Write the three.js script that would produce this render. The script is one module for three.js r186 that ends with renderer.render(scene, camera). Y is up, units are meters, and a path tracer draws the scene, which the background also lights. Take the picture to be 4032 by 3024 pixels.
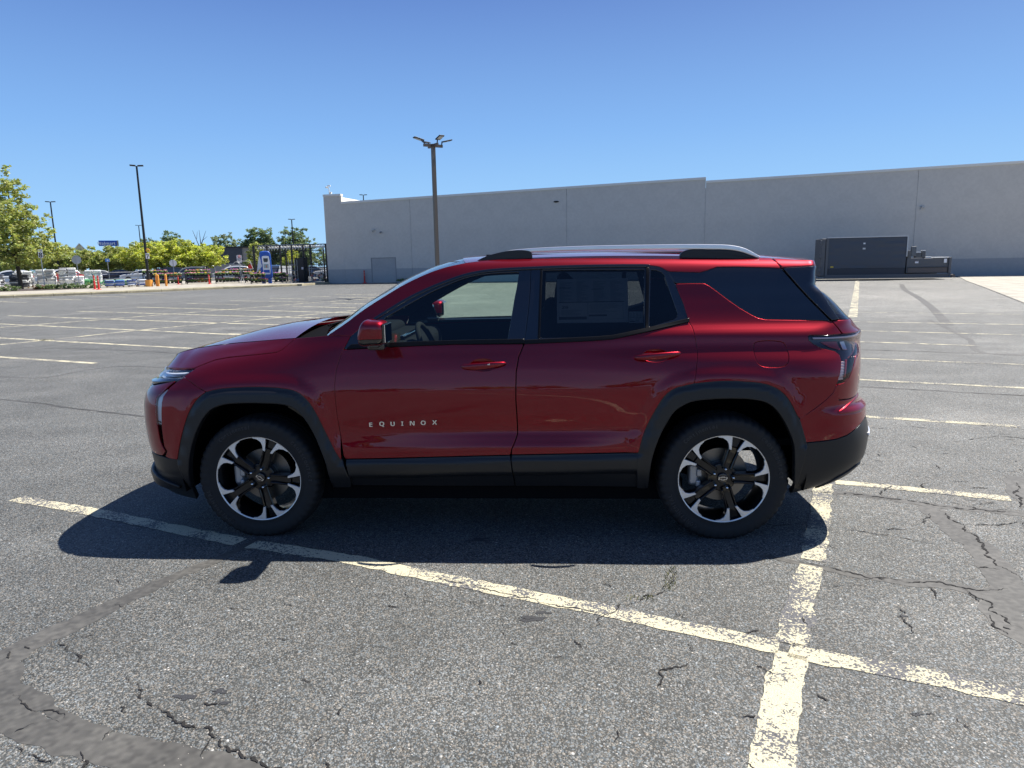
import * as THREE from 'three';
import { mergeGeometries, mergeVertices } from 'three/addons/utils/BufferGeometryUtils.js';
import { RoundedBoxGeometry } from 'three/addons/geometries/RoundedBoxGeometry.js';
import { FontLoader } from 'three/addons/loaders/FontLoader.js';
import { TextGeometry } from 'three/addons/geometries/TextGeometry.js';

// ---------------------------------------------------------------- camera, sky, sun, exposure
const V3 = THREE.Vector3;
const scene = new THREE.Scene();
const renderer = new THREE.WebGLRenderer({ antialias: true });
renderer.toneMapping = THREE.LinearToneMapping;
renderer.toneMappingExposure = 1.9;
renderer.shadowMap.enabled = true;
const camera = new THREE.PerspectiveCamera(57.28, 4 / 3, 0.05, 1500);
{
  const pit = 0.17292, roll = 0.0190, yaw = -0.06545;
  const fw = new V3(Math.sin(yaw) * Math.cos(pit), -Math.sin(pit), -Math.cos(yaw) * Math.cos(pit));
  const rt = new V3(Math.cos(yaw), 0, Math.sin(yaw)), up = new V3().crossVectors(rt, fw);
  camera.position.set(1.785, 1.613, 4.84);
  camera.up.copy(rt.clone().multiplyScalar(Math.sin(roll)).add(up.clone().multiplyScalar(Math.cos(roll))));
  camera.lookAt(camera.position.clone().add(fw));
}
const SUN = new V3(0.545, 1, -0.335).normalize();
const sun = new THREE.DirectionalLight(new THREE.Color(1.0, 0.955, 0.88), 5.0);
sun.position.copy(SUN).multiplyScalar(120); sun.castShadow = true;
Object.assign(sun.shadow.camera, { left: -80, right: 80, top: 80, bottom: -80, near: 1, far: 400 });
sun.shadow.mapSize.set(4096, 4096);
sun.name = 'sun'; scene.add(sun);
{ // clear summer sky: air only
  const W = 512, H = 256, d = new Float32Array(W * H * 4), dir = new V3();
  const stops = [[0, 0.246, 0.404, 0.575], [0.06, 0.205, 0.369, 0.568], [0.17, 0.137, 0.274, 0.513], [0.33, 0.074, 0.149, 0.363], [0.55, 0.034, 0.082, 0.226], [1, 0.019, 0.051, 0.151]];
  for (let j = 0; j < H; j++) for (let i = 0; i < W; i++) {
    const el = ((j + .5) / H - .5) * Math.PI, az = ((i + .5) / W - .5) * 2 * Math.PI;
    dir.set(Math.cos(el) * Math.cos(az), Math.sin(el), Math.cos(el) * Math.sin(az));
    const s = Math.max(0, dir.y); let k = 0; while (k < stops.length - 2 && s > stops[k + 1][0]) k++;
    const a = stops[k], b = stops[k + 1], t = Math.min(1, (s - a[0]) / (b[0] - a[0]));
    const c = Math.max(0, dir.dot(SUN)), g = .24 * Math.pow(c, 24) + .07 * Math.pow(c, 4);
    const o = (j * W + i) * 4;
    for (let m = 0; m < 3; m++) d[o + m] = (a[1 + m] + (b[1 + m] - a[1 + m]) * t) * 0.93 + g * [1, .98, .92][m];
    d[o + 3] = 1;
  }
  const t = new THREE.DataTexture(d, W, H, THREE.RGBAFormat, THREE.FloatType);
  t.mapping = THREE.EquirectangularReflectionMapping; t.magFilter = t.minFilter = THREE.LinearFilter; t.colorSpace = THREE.LinearSRGBColorSpace; t.needsUpdate = true;
  scene.background = t; scene.environment = t;
}

// ---------------------------------------------------------------- helpers
let seed = 12345;
const rnd = () => { seed = (seed * 1664525 + 1013904223) >>> 0; return seed / 4294967296; };
const rr = (a, b) => a + (b - a) * rnd();
const lerp = (a, b, t) => a + (b - a) * t, clamp = (x, a, b) => Math.min(b, Math.max(a, x));
const hash = (x, y, s = 0) => { let h = (x * 374761393 + y * 668265263 + s * 1442695041) | 0; h = Math.imul(h ^ (h >>> 13), 1274126177); h ^= h >>> 16; return (h >>> 0) / 4294967296; };
const noise = (x, y, s = 0) => { const i = Math.floor(x), j = Math.floor(y), f = x - i, g = y - j, u = f * f * (3 - 2 * f), v = g * g * (3 - 2 * g); return lerp(lerp(hash(i, j, s), hash(i + 1, j, s), u), lerp(hash(i, j + 1, s), hash(i + 1, j + 1, s), u), v); };
const fbm = (x, y, s = 0, o = 4) => { let a = .5, r = 0; for (let k = 0; k < o; k++) { r += a * noise(x, y, s + k); x = x * 2.03 + 3.1; y = y * 2.03 + 1.7; a *= .5; } return r / (1 - Math.pow(.5, o)); };
const lin = (r, g, b) => new THREE.Color().setRGB(r, g, b);
const std = (c, rough = .7, metal = 0, x = {}) => new THREE.MeshStandardMaterial({ color: c, roughness: rough, metalness: metal, ...x });
const phy = (c, x) => new THREE.MeshPhysicalMaterial({ color: c, ...x });
const taken = new Map();
const numbered = (n) => { const k = taken.get(n) ?? 0; taken.set(n, k + 1); return k ? n + '_' + String(k).padStart(3, '0') : n; };
function mesh(name, geo, mat, parent) { const m = new THREE.Mesh(Array.isArray(geo) ? merge(geo) : geo, mat); m.name = parent && parent !== scene ? name : numbered(name); m.castShadow = m.receiveShadow = true; (parent ?? scene).add(m); return m; }
function thing(name, label, category, pos = [0, 0, 0], turn = 0, group) { const g = new THREE.Group(); g.name = numbered(name); g.position.set(...pos); g.rotation.y = turn; g.userData = { label, category }; if (group) g.userData.group = group; scene.add(g); return g; }
function tag(o, label, category, group) { o.userData = { ...o.userData, label, category }; if (group) o.userData.group = group; return o; }
const structure = (o) => { o.userData.kind = 'structure'; return o; };
function dup(src, pos, turn, label, mats) { const c = src.clone(); c.name = numbered(src.name.replace(/_\d{3}$/, '')); c.userData = { ...src.userData, label }; c.position.set(...pos); c.rotation.y = turn; scene.add(c); if (mats) c.traverse((o) => { if (o.isMesh && mats[o.name]) o.material = mats[o.name]; }); return c; }
function merge(list) {
  list = list.map((g) => { let h = g.index ? g.toNonIndexed() : g; for (const k of Object.keys(h.attributes)) if (!['position', 'normal', 'uv'].includes(k)) h.deleteAttribute(k); if (!h.attributes.uv) h.setAttribute('uv', new THREE.Float32BufferAttribute(new Float32Array(h.attributes.position.count * 2), 2)); return h; });
  return list.length > 1 ? mergeGeometries(list) : list[0];
}
const bx = (w, h, d, x = 0, y = 0, z = 0) => new THREE.BoxGeometry(w, h, d).translate(x, y, z);
const rbx = (w, h, d, r, x = 0, y = 0, z = 0) => new RoundedBoxGeometry(w, h, d, 2, Math.min(r, w / 2.01, h / 2.01, d / 2.01)).translate(x, y, z);
const cyl = (r0, r1, h, n = 12, x = 0, y = 0, z = 0) => new THREE.CylinderGeometry(r1, r0, h, n).translate(x, y + h / 2, z);
function bar(a, b, w, d = w) { const A = new V3(...a), B = new V3(...b), L = A.distanceTo(B); const g = new THREE.BoxGeometry(w, L, d); const q = new THREE.Quaternion().setFromUnitVectors(new V3(0, 1, 0), B.clone().sub(A).normalize()); g.applyQuaternion(q); const m = A.add(B).multiplyScalar(.5); return g.translate(m.x, m.y, m.z); }
function rod(a, b, r0, r1 = r0, n = 8) { const A = new V3(...a), B = new V3(...b), L = A.distanceTo(B); const g = new THREE.CylinderGeometry(r1, r0, L, n); g.applyQuaternion(new THREE.Quaternion().setFromUnitVectors(new V3(0, 1, 0), B.clone().sub(A).normalize())); const m = A.add(B).multiplyScalar(.5); return g.translate(m.x, m.y, m.z); }
const tubeOf = (pts, r, n = 40, m = 8, closed = false) => new THREE.TubeGeometry(new THREE.CatmullRomCurve3(pts.map((p) => new V3(...p)), closed), n, r, m, closed);
const poly = (pts) => new THREE.Shape(pts.map((p) => new THREE.Vector2(p[0], p[1])));
const extr = (pts, depth, bevel = 0, seg = 2) => new THREE.ExtrudeGeometry(poly(pts), { depth: depth - 2 * bevel, bevelEnabled: bevel > 0, bevelThickness: bevel, bevelSize: bevel, bevelOffset: -bevel, bevelSegments: seg, curveSegments: 8 }).translate(0, 0, bevel);
function raw(pos, nor, idx, uv) { const g = new THREE.BufferGeometry(); g.setAttribute('position', new THREE.Float32BufferAttribute(pos, 3)); if (uv) g.setAttribute('uv', new THREE.Float32BufferAttribute(uv, 2)); if (idx) g.setIndex(idx); if (nor) g.setAttribute('normal', new THREE.Float32BufferAttribute(nor, 3)); else g.computeVertexNormals(); return g; }
function tex(n, fn, srgb = true, rep = 1) { // fn(u,v,i,j) -> [r,g,b] 0..1 (sRGB if srgb)
  const d = new Uint8Array(n * n * 4); for (let j = 0; j < n; j++) for (let i = 0; i < n; i++) { const c = fn(i / n, j / n, i, j), o = (j * n + i) * 4; d[o] = c[0] * 255; d[o + 1] = c[1] * 255; d[o + 2] = c[2] * 255; d[o + 3] = 255; }
  return dtex(d, n, srgb, rep);
}
function dtex(d, n, srgb, rep) { const t = new THREE.DataTexture(d, n, n); t.wrapS = t.wrapT = THREE.RepeatWrapping; t.magFilter = THREE.LinearFilter; t.minFilter = THREE.LinearMipmapLinearFilter; t.generateMipmaps = true; if (srgb) t.colorSpace = THREE.SRGBColorSpace; t.repeat.set(rep, rep); t.needsUpdate = true; return t; }
function pnoise(n, cells, s) { // periodic value noise lookup
  return (u, v) => { const x = u * cells, y = v * cells, i = Math.floor(x), j = Math.floor(y), f = x - i, g = y - j, a = f * f * (3 - 2 * f), b = g * g * (3 - 2 * g), m = (k) => ((k % cells) + cells) % cells; return lerp(lerp(hash(m(i), m(j), s), hash(m(i + 1), m(j), s), a), lerp(hash(m(i), m(j + 1), s), hash(m(i + 1), m(j + 1), s), a), b); };
}
const font = await new FontLoader().loadAsync('fonts/droid/droid_sans_bold.typeface.json');
function text(str, size, depth) { const g = new TextGeometry(str, { font, size, depth, curveSegments: 4, bevelEnabled: false }); g.computeBoundingBox(); const b = g.boundingBox; g.translate(-(b.min.x + b.max.x) / 2, -(b.min.y + b.max.y) / 2, 0); return g; }

// ---------------------------------------------------------------- asphalt, paint, ground
const TS = 3.2, TN = 2048;
let asphaltMap, asphaltBump;
{ // stones in binder: packed discs of several sizes, wrapped at the tile edge
  const h = new Float32Array(TN * TN), tone = new Float32Array(TN * TN), tint = new Float32Array(TN * TN);
  const n1 = pnoise(TN, 9, 5), n2 = pnoise(TN, 41, 9), n3 = pnoise(TN, 511, 11);
  for (let j = 0; j < TN; j++) for (let i = 0; i < TN; i++) { const o = j * TN + i, u = i / TN, v = j / TN; h[o] = .25 * n3(u, v); tone[o] = .175 + .10 * n3(u, v) + .05 * n2(u, v); }
  const N = 260000;
  for (let k = 0; k < N; k++) {
    const big = rnd(), r = big < .005 ? rr(4.2, 6) : big < .15 ? rr(2.8, 4.0) : rr(1.5, 2.8), x0 = rnd() * TN, y0 = rnd() * TN, e = rr(.6, 1), a = rnd() * Math.PI, ca = Math.cos(a), sa = Math.sin(a);
    const br = rnd(), t = br < .015 ? rr(.62, .76) : br < .32 ? rr(.46, .55) : rr(.33, .47), ti = rr(-.03, .035), top = rr(.5, 1), R = Math.ceil(r);
    for (let dy = -R; dy <= R; dy++) for (let dx = -R; dx <= R; dx++) {
      const px = (dx * ca + dy * sa), py = (-dx * sa + dy * ca) / e, q = (px * px + py * py) / (r * r); if (q > 1) continue;
      const i = ((x0 + dx | 0) + TN) % TN, j = ((y0 + dy | 0) + TN) % TN, o = j * TN + i, hh = top * (1 - q * .8);
      if (hh > h[o]) { h[o] = hh; tone[o] = t * (q > .75 ? .86 : 1); tint[o] = ti; }
    }
  }
  const c = new Uint8Array(TN * TN * 4), b = new Uint8Array(TN * TN * 4);
  for (let o = 0; o < TN * TN; o++) {
    const i = o % TN, j = o / TN | 0, m = .93 + .14 * n1(i / TN, j / TN), g = clamp(tone[o] * m, 0, 1), t = tint[o];
    c[o * 4] = clamp(g + t + .002, 0, 1) * 255; c[o * 4 + 1] = clamp(g + .007, 0, 1) * 255; c[o * 4 + 2] = clamp(g - t + .001, 0, 1) * 255; c[o * 4 + 3] = 255;
    b[o * 4] = b[o * 4 + 1] = b[o * 4 + 2] = h[o] * 255; b[o * 4 + 3] = 255;
  }
  asphaltMap = dtex(c, TN, true, 1); asphaltBump = dtex(b, TN, false, 1);
}
const asphaltMat = std(0xffffff, .74, 0, { map: asphaltMap, bumpMap: asphaltBump, bumpScale: .0035, vertexColors: true });
// paint worn down to the stones, laid as its own sheet
let paintMap;
{
  const n = 1024, n1 = pnoise(n, 300, 3), n2 = pnoise(n, 12, 4), n3 = pnoise(n, 120, 8);
  paintMap = (w, s) => tex(n, (u, v) => { const p = n1(u, v) * .62 + n3(u, v) * .38 + (n2(u, v) - .5) * .5; const k = clamp((p - w) * 9, 0, 1), g = .29 + .14 * n1(v, u); return [lerp(g, .765, k), lerp(g, .735, k), lerp(g + .01, .625, k)]; });
}
const paintMats = [std(0xffffff, .8, 0, { map: paintMap(.36), bumpMap: asphaltBump, bumpScale: .0025 }), std(0xffffff, .8, 0, { map: paintMap(.45), bumpMap: asphaltBump, bumpScale: .0025 })];
const sealMat = std(0xffffff, .62, 0, { map: tex(512, (() => { const a = pnoise(512, 90, 2), b = pnoise(512, 7, 3); return (u, v) => { const g = .215 + .09 * a(u, v * 1) + .06 * b(u, v); return [g * 1.02, g * 1.0, g * .955]; }; })()), bumpMap: tex(256, (() => { const a = pnoise(256, 64, 2); return (u, v) => [a(u, v), a(u, v), a(u, v)]; })(), false), bumpScale: .001 });
const crackMat = std(lin(.012, .011, .011), .95);

const lot = new THREE.Group(); lot.name = numbered('parking_lot'); lot.userData = { kind: 'structure', label: 'aged grey asphalt parking lot with worn cream bay lines', category: 'pavement' }; scene.add(lot);
{
  const line = (lo, a, b, hi, step) => { const r = []; for (let x = a; x <= b + 1e-6; x += step) r.push(x); let s = step, x = b; while (x < hi) { s *= 1.09; x += s; r.push(x); } s = step; x = a; while (x > lo) { s *= 1.09; x -= s; r.unshift(x); } return r; };
  const X = line(-420, -7, 10, 420, .08), Z = line(-520, -9, 4.5, 160, .08), pos = [], col = [], uv = [], idx = [];
  for (const z of Z) for (const x of X) {
    pos.push(x, 0, z); uv.push(x / TS, -z / TS);
    let k = .86 + .30 * (fbm(x * .35, z * .35, 1) - .5) + .18 * (fbm(x * 1.7, z * 1.7, 2) - .5) + .28 * (fbm(x * .06, z * .06, 3) - .5);
    let w = 0;
    const rot = (x * .9239 - z * .3827); // along-bay axis
    if (x > 4 && z < -4) { const e = smooth(-9, -22, z) * smooth(5, 12, x); w = .62 * e * (.7 + .6 * fbm(x * .2, z * .2, 7)); }
    if (x < -4 && z < -7) w += .12 * (fbm(x * .12, z * .12, 9) - .3);
    if (x > 2.6 && z > -4 && z < 3) w += .16 * smooth(2.6, 4.2, x);
    const pt = smooth(.0, .25, fbm(x * .5 + 3, z * .9, 21) - .58); w += .35 * pt * (z < -1 ? 1 : .35);
    k *= 1 + w; k = clamp(k, .5, 1.9); const warm = .004 + .05 * clamp(w, 0, 1);
    col.push(k * (1 + warm), k, k * (1 - warm));
  }
  const nx = X.length; for (let j = 0; j < Z.length - 1; j++) for (let i = 0; i < nx - 1; i++) { const a = j * nx + i; idx.push(a, a + nx, a + 1, a + 1, a + nx, a + nx + 1); }
  const g = raw(pos, null, idx, uv); g.setAttribute('color', new THREE.Float32BufferAttribute(col, 3));
  mesh('asphalt', g, asphaltMat, lot);
}
function smooth(a, b, x) { const t = clamp((x - a) / (b - a), 0, 1); return t * t * (3 - 2 * t); }
function resample(pts, step) { const c = new THREE.CatmullRomCurve3(pts.map((p) => new V3(p[0], 0, p[1])), false, 'centripetal'), n = Math.max(2, Math.ceil(c.getLength() / step)); return c.getSpacedPoints(n); }
function ribbon(pts, width, y, step, jag, s, taper = 0) { // pts [x,z(,w)]
  const P = resample(pts, step), pos = [], uv = [], idx = [], n = P.length - 1;
  for (let i = 0; i <= n; i++) {
    const p = P[i], a = P[Math.max(0, i - 1)], b = P[Math.min(n, i + 1)], tx = b.x - a.x, tz = b.z - a.z, L = Math.hypot(tx, tz) || 1, nx = -tz / L, nz = tx / L, q = i * step;
    const t = taper ? Math.min(1, Math.min(i, n - i) / (n * taper) + .15) : 1, w = (typeof width === 'function' ? width(i / n) : width) * .5 * t;
    const e0 = w + jag * (fbm(q * 14, s, 3, 3) - .5) * 2, e1 = w + jag * (fbm(q * 14, s + 50, 4, 3) - .5) * 2;
    for (const e of [-e0, e1]) { const X = p.x + nx * e, Z = p.z + nz * e; pos.push(X, y, Z); uv.push(X / 1.6, -Z / 1.6); }
    if (i) { const k = i * 2; idx.push(k - 2, k - 1, k, k, k - 1, k + 1); }
  }
  const g = raw(pos, null, idx, uv); const N = g.attributes.normal; for (let i = 0; i < N.count; i++) N.setXYZ(i, 0, 1, 0); return g;
}
let lineSeed = 1;
const paintLine = (pts, w = .11, m = 0, jag = .012) => mesh('painted_line', ribbon(pts, w, .0024, .025, jag, lineSeed += 7), paintMats[m], lot);
// bay lines around the red car
paintLine([[-2.1, .24], [-1.39, .49], [-.74, .75], [-.10, .998]]); paintLine([[-.02, 1.03], [.66, 1.24], [.97, 1.37], [2.05, 1.8], [2.34, 1.92], [2.70, 2.07]]); paintLine([[2.74, 2.085], [2.85, 2.14], [3.2, 2.26], [3.48, 2.39], [5.2, 3.1]], .115, 1);
paintLine([[3.95, -.78], [3.70, -.16], [3.55, .21], [3.30, .82], [3.145, 1.19]], .12, 1, .018); paintLine([[3.115, 1.265], [3.00, 1.49], [2.91, 1.71], [2.765, 2.045]], .13, 1, .018); paintLine([[2.74, 2.12], [2.61, 2.41], [2.51, 2.66], [2.46, 2.79], [2.2, 3.45]], .135, 0, .02);
paintLine([[3.78, -.17], [4.77, .19]], .10);
for (const [a, b, m] of [[[4.87, -2.31], [6.10, -1.85], 1], [[5.5, -4.6], [8.6, -3.3], 0], [[6.3, -6.57], [10.2, -4.98], 1], [[7.2, -8.8], [9.17, -7.89], 1], [[8.1, -10.76], [12, -9.0], 1], [[9.0, -12.8], [13.4, -11.1], 1], [[10.2, -15.8], [15, -13.8], 1]]) paintLine([a, b], .1, m);
paintLine([[21.09, -42.12], [15.3, -28.1], [9.51, -14.1]], .22, 1);
for (const [a, b] of [[[-29.4, -31.9], [-25.1, -29.5]], [[-30.2, -35.4], [-23.7, -31.6]], [[-28.8, -37.8], [-22.8, -34.2]], [[-26.1, -38.9], [-21.4, -36.1]], [[-17, -21.7], [-8.1, -17.5]], [[-18.2, -19.7], [-8, -15]], [[-17.5, -16.8], [-5.4, -11.3]], [[-14.5, -12.6], [-5.53, -8.8]], [[-11, -8.65], [-6.23, -6.78]], [[-15.9, -23.9], [-9.4, -20.6]], [[-14.9, -26.2], [-11.8, -24.6]], [[-13.9, -28.2], [-9.2, -25.8]], [[-12.65, -30], [-10.4, -28.7]], [[-11.4, -31.7], [-9.8, -30.7]], [[-10.4, -33.5], [-6.9, -31.2]], [[-9.1, -30], [-6.3, -28.6]], [[-7.75, -24.6], [-4.6, -23.1]], [[-8.75, -22.8], [-5.7, -21.1]], [[-10.7, -21.3], [-5, -18.4]], [[-9.1, -18], [-3.6, -15.6]], [[-7.7, -14.9], [-4.2, -13.5]], [[-6.2, -11.8], [-4.9, -11.1]]]) paintLine([a, b], .13, 0);
paintLine([[-14.31, -14.54], [-12.9, -17.12], [-10.71, -21.34], [-8.92, -24.85], [-6.9, -27.9]], .17, 1); paintLine([[-10.56, -9.95], [-10.15, -10.76], [-9.23, -13.04], [-7.88, -15.34], [-6.8, -17.13], [-4.6, -21]], .17, 1);

// the same bays go on behind the photographer
for (let k = 0; k < 12; k++) { const c = k * 2.75; for (const r of [0, 1]) { const x0 = -9.5 + r * 12.4 - c * .383, z0 = 4.6 + r * 5.1 + c * .924 * 1.0; paintLine([[x0 - 2.5, z0 - 1.03], [x0 + 2.5, z0 + 1.03]], .11, (k + r) % 2); } }
paintLine([[2.2, 3.45], [-3.2, 16.5], [-10, 33]], .12, 1);
// crack sealer bands (smooth, brownish) and open cracks
const seal = (pts, w, s) => mesh('sealant_band', ribbon(pts, w, .0008 + s * .00008, .02, .022, s), sealMat, lot);
const bw = (a, b, c = b) => (t) => t < .5 ? lerp(a, b, t * 2) : lerp(b, c, t * 2 - 1);
seal([[.0, .93], [-.1, 1.2], [-.21, 1.39], [-.33, 1.67], [-.43, 1.93], [-.51, 2.08], [-.56, 2.25]], bw(.05, .10, .17), 1);
seal([[-.62, 2.2], [-.46, 2.40], [-.33, 2.55], [-.13, 2.68], [.07, 2.745], [.29, 2.79], [.54, 2.85], [.8, 2.92], [1.1, 3.05]], bw(.16, .13, .2), 2);
seal([[-.36, 2.44], [-.22, 2.52], [-.1, 2.58], [.02, 2.64], [.2, 2.70]], bw(.05, .06, .03), 3);
seal([[3.3, -.06], [3.62, .04], [3.97, .18], [4.18, .31], [4.36, .37], [4.68, .48], [5.4, .8]], bw(.05, .08, .1), 4);
seal([[4.16, .33], [4.14, .59], [4.11, .83], [4.12, .98], [4.06, 1.21], [4.02, 1.38], [3.9, 1.6], [3.80, 1.72], [3.76, 1.9], [3.85, 2.2]], bw(.13, .17, .15), 5);
seal([[2.9, 1.13], [3.13, 1.27], [3.24, 1.33], [3.35, 1.40], [3.45, 1.43], [3.57, 1.45], [3.66, 1.455], [3.74, 1.51], [3.85, 1.6]], bw(.045, .06, .12), 6);
seal([[5.12, -.3], [4.98, -.02], [4.9, .16], [4.85, .5]], bw(.16, .2, .12), 7);
seal([[4.9, -4.25], [5.51, -4.0], [7.07, -3.34], [9, -2.5]], .07, 8); seal([[6.6, -7.7], [7.4, -7.38], [8.8, -6.85], [10.5, -6.2]], .09, 9);
seal([[-5.9, -3.75], [-5.31, -3.53], [-4.66, -3.29], [-3.99, -2.97], [-3.23, -2.66], [-2.5, -2.38]], .045, 10); seal([[-7.6, -5.4], [-6.8, -5.36], [-5.99, -5.26], [-5.87, -5.88], [-5.6, -6.36], [-4.5, -6.15]], .05, 11);
seal([[10.9, -13], [10.2, -10.8], [9.5, -8.8], [8.74, -6.87], [9.6, -6.5]], .10, 12); seal([[20.3, -34.6], [17.4, -28], [15.1, -22.1], [12.8, -16.6], [10.6, -11.6]], .22, 13);
seal([[-6.9, -12.9], [-5.9, -12.3], [-5.2, -11.8]], .1, 14); seal([[-9.6, -9.3], [-8.4, -9.1], [-7.3, -8.75], [-6.3, -8.45], [-5.2, -7.9]], .06, 15);
// open cracks: jagged, of uneven width, here and there closed
function crackGeo(pts, w, s, a, y) {
  let P = pts.map((p) => [p[0], p[1]]); for (let it = 0, A = a; it < 5; it++, A *= .62) { const o = []; for (let i = 0; i < P.length - 1; i++) { const p = P[i], q = P[i + 1], dx = q[0] - p[0], dz = q[1] - p[1], L = Math.hypot(dx, dz); o.push(p); if (L > .012) { const k = (hash(i, s, it + 3) - .5) * Math.min(A * 2, L * .5); o.push([(p[0] + q[0]) / 2 - dz / L * k, (p[1] + q[1]) / 2 + dx / L * k]); } } o.push(P[P.length - 1]); P = o; }
  const pos = [], idx = [], n = P.length - 1; for (let i = 0; i <= n; i++) { const p = P[Math.max(0, i - 1)], q = P[Math.min(n, i + 1)], tx = q[0] - p[0], tz = q[1] - p[1], L = Math.hypot(tx, tz) || 1, e = Math.min(1, Math.min(i, n - i) / (n * .2)), ww = w * .5 * e * clamp((noise(i * .31, s) - .12) * 1.6, .12, 1.3) + .0005, h0 = ww * (.6 + .8 * hash(i, s, 1)), h1 = ww * (.6 + .8 * hash(i, s, 2)); pos.push(P[i][0] - tz / L * h0, y, P[i][1] + tx / L * h0, P[i][0] + tz / L * h1, y, P[i][1] - tx / L * h1); if (i) { const k = i * 2; idx.push(k - 2, k, k - 1, k, k + 1, k - 1); } }
  const g = raw(pos, null, idx), N = g.attributes.normal; for (let i = 0; i < N.count; i++) N.setXYZ(i, 0, 1, 0); return g;
}
const crack = (pts, w, s, a = .022) => mesh('pavement_crack', crackGeo(pts, w * .85, s, a, .0036), crackMat, lot);
const spot = (x, z, r, s) => { const o = []; for (let i = 0; i < 26; i++) { const t = i / 26 * 6.2832, q = r * (.35 + 1.3 * noise(Math.cos(t) * 2.2 + s, Math.sin(t) * 2.2, s)); o.push(new THREE.Vector2(x + Math.cos(t) * q * 1.4, -(z + Math.sin(t) * q * .7))); } mesh('tar_spot', new THREE.ShapeGeometry(new THREE.Shape(o)).rotateX(-Math.PI / 2).translate(0, .0018, 0), tarMat, lot); };
const tarMat = std(lin(.035, .036, .04), .7, 0, { bumpMap: asphaltBump, bumpScale: .002 });
[[.36, 2.49, .025], [.48, 2.45, .022], [1.66, 1.86, .035], [1.71, 1.80, .02], [1.31, .94, .04], [.53, 2.52, .012], [3.33, 1.79, .014], [3.05, 2.5, .012], [4.3, 1.6, .02]].forEach(([x, z, r], i) => spot(x, z, r, i + 3));
[[[[-.47, 2.10], [-.44, 2.10], [-.35, 2.15], [-.27, 2.21], [-.18, 2.28], [-.13, 2.31]], .009], [[[.02, 2.36], [.08, 2.40], [.15, 2.44], [.22, 2.51], [.29, 2.55], [.36, 2.60], [.39, 2.63], [.47, 2.66], [.57, 2.70], [.61, 2.72], [.66, 2.77], [.73, 2.81], [.81, 2.84], [1.0, 2.95]], .012], [[[.16, 2.80], [.19, 2.83], [.22, 2.87], [.24, 2.98]], .009], [[[-.14, 2.78], [-.1, 2.78], [-.02, 2.82], [.06, 2.85], [.11, 2.86]], .005], [[[-.32, 2.5], [-.21, 2.57], [-.13, 2.59], [-.02, 2.63]], .006],
[[[1.04, 1.41], [1.17, 1.46], [1.30, 1.53], [1.45, 1.59], [1.59, 1.66], [1.71, 1.71], [1.92, 1.78], [2.01, 1.82]], .008], [[[2.38, 1.31], [2.37, 1.45], [2.29, 1.59], [2.19, 1.64], [2.12, 1.71], [2.03, 1.8], [1.96, 1.86], [1.91, 1.95]], .008], [[[1.85, 2.03], [1.86, 2.07], [1.91, 2.10]], .007], [[[2.3, 2.19], [2.26, 2.23], [2.19, 2.25], [2.18, 2.32], [2.16, 2.37]], .008],
[[[3.3, -.05], [3.7, .09], [3.81, .11], [3.97, .18], [4.07, .21], [4.19, .29], [4.27, .34], [4.44, .39], [4.58, .44], [4.68, .48]], .014], [[[4.19, .41], [4.2, .5], [4.19, .6], [4.21, .67], [4.18, .72], [4.19, .83], [4.17, .95], [4.13, 1.04], [4.08, 1.10], [4.07, 1.2], [4.08, 1.27], [4.1, 1.34], [4.08, 1.41]], .014], [[[3.0, 1.2], [3.23, 1.31], [3.29, 1.35], [3.34, 1.40], [3.43, 1.40], [3.5, 1.44], [3.58, 1.44], [3.67, 1.44], [3.72, 1.48], [3.76, 1.51], [3.96, 1.51]], .009], [[[3.74, 1.52], [3.76, 1.6], [3.79, 1.64], [3.78, 1.69], [3.74, 1.73], [3.76, 1.83], [3.79, 1.89]], .01], [[[3.72, 1.77], [3.69, 1.85], [3.68, 1.88], [3.70, 1.94]], .011], [[[3.46, .71], [3.55, .76], [3.63, .81], [3.76, .87], [3.86, .95], [3.93, .98]], .006], [[[3.59, 1.49], [3.6, 1.54], [3.58, 1.58], [3.58, 1.67]], .007], [[[4.12, .47], [4.03, .57], [4.0, .62], [4.03, .72]], .008], [[[4.21, .65], [4.34, .66], [4.48, .65], [4.58, .61]], .008], [[[5.03, -.16], [4.98, -.04], [4.88, .06], [4.85, .17], [4.75, .33], [4.73, .4]], .014], [[[4.14, -.08], [4.05, -.01], [3.98, .14]], .012], [[[4.41, -.14], [4.31, -.02]], .01],
[[[5.5, -4.02], [6.2, -3.7], [7.07, -3.34], [8.4, -2.8]], .016], [[[6.9, -7.56], [7.6, -7.28], [8.2, -7.05]], .016], [[[-5.3, -3.53], [-4.66, -3.29], [-3.99, -2.97], [-3.23, -2.66], [-2.6, -2.4]], .010], [[[5.2, -1.3], [5.7, -1.5], [6.3, -1.1]], .01], [[[3.3, .62], [3.1, .7], [2.95, .62]], .008]].forEach(([p, w], i) => crack(p, w, 31 * i + 5));
for (let k = 0; k < 170; k++) { // short hairline cracks scattered over the old surface, thickest at the right
  const right = k < 110, x = right ? rr(2.9, 5.8) : rr(-1.5, 3), z = right ? rr(-2.2, 2.8) : rr(1.5, 2.9), a = rr(-.3, 1.0) + (rnd() < .3 ? 1.2 : 0), L = rr(.03, right ? .2 : .09); if (x < 3.7 && z < .9) continue;
  crack([[x, z], [x + Math.cos(a) * L * .5 + rr(-.01, .01), z + Math.sin(a) * L * .5 + rr(-.01, .01)], [x + Math.cos(a) * L, z + Math.sin(a) * L]], rr(.004, .009), 900 + k, .014);
}
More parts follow.
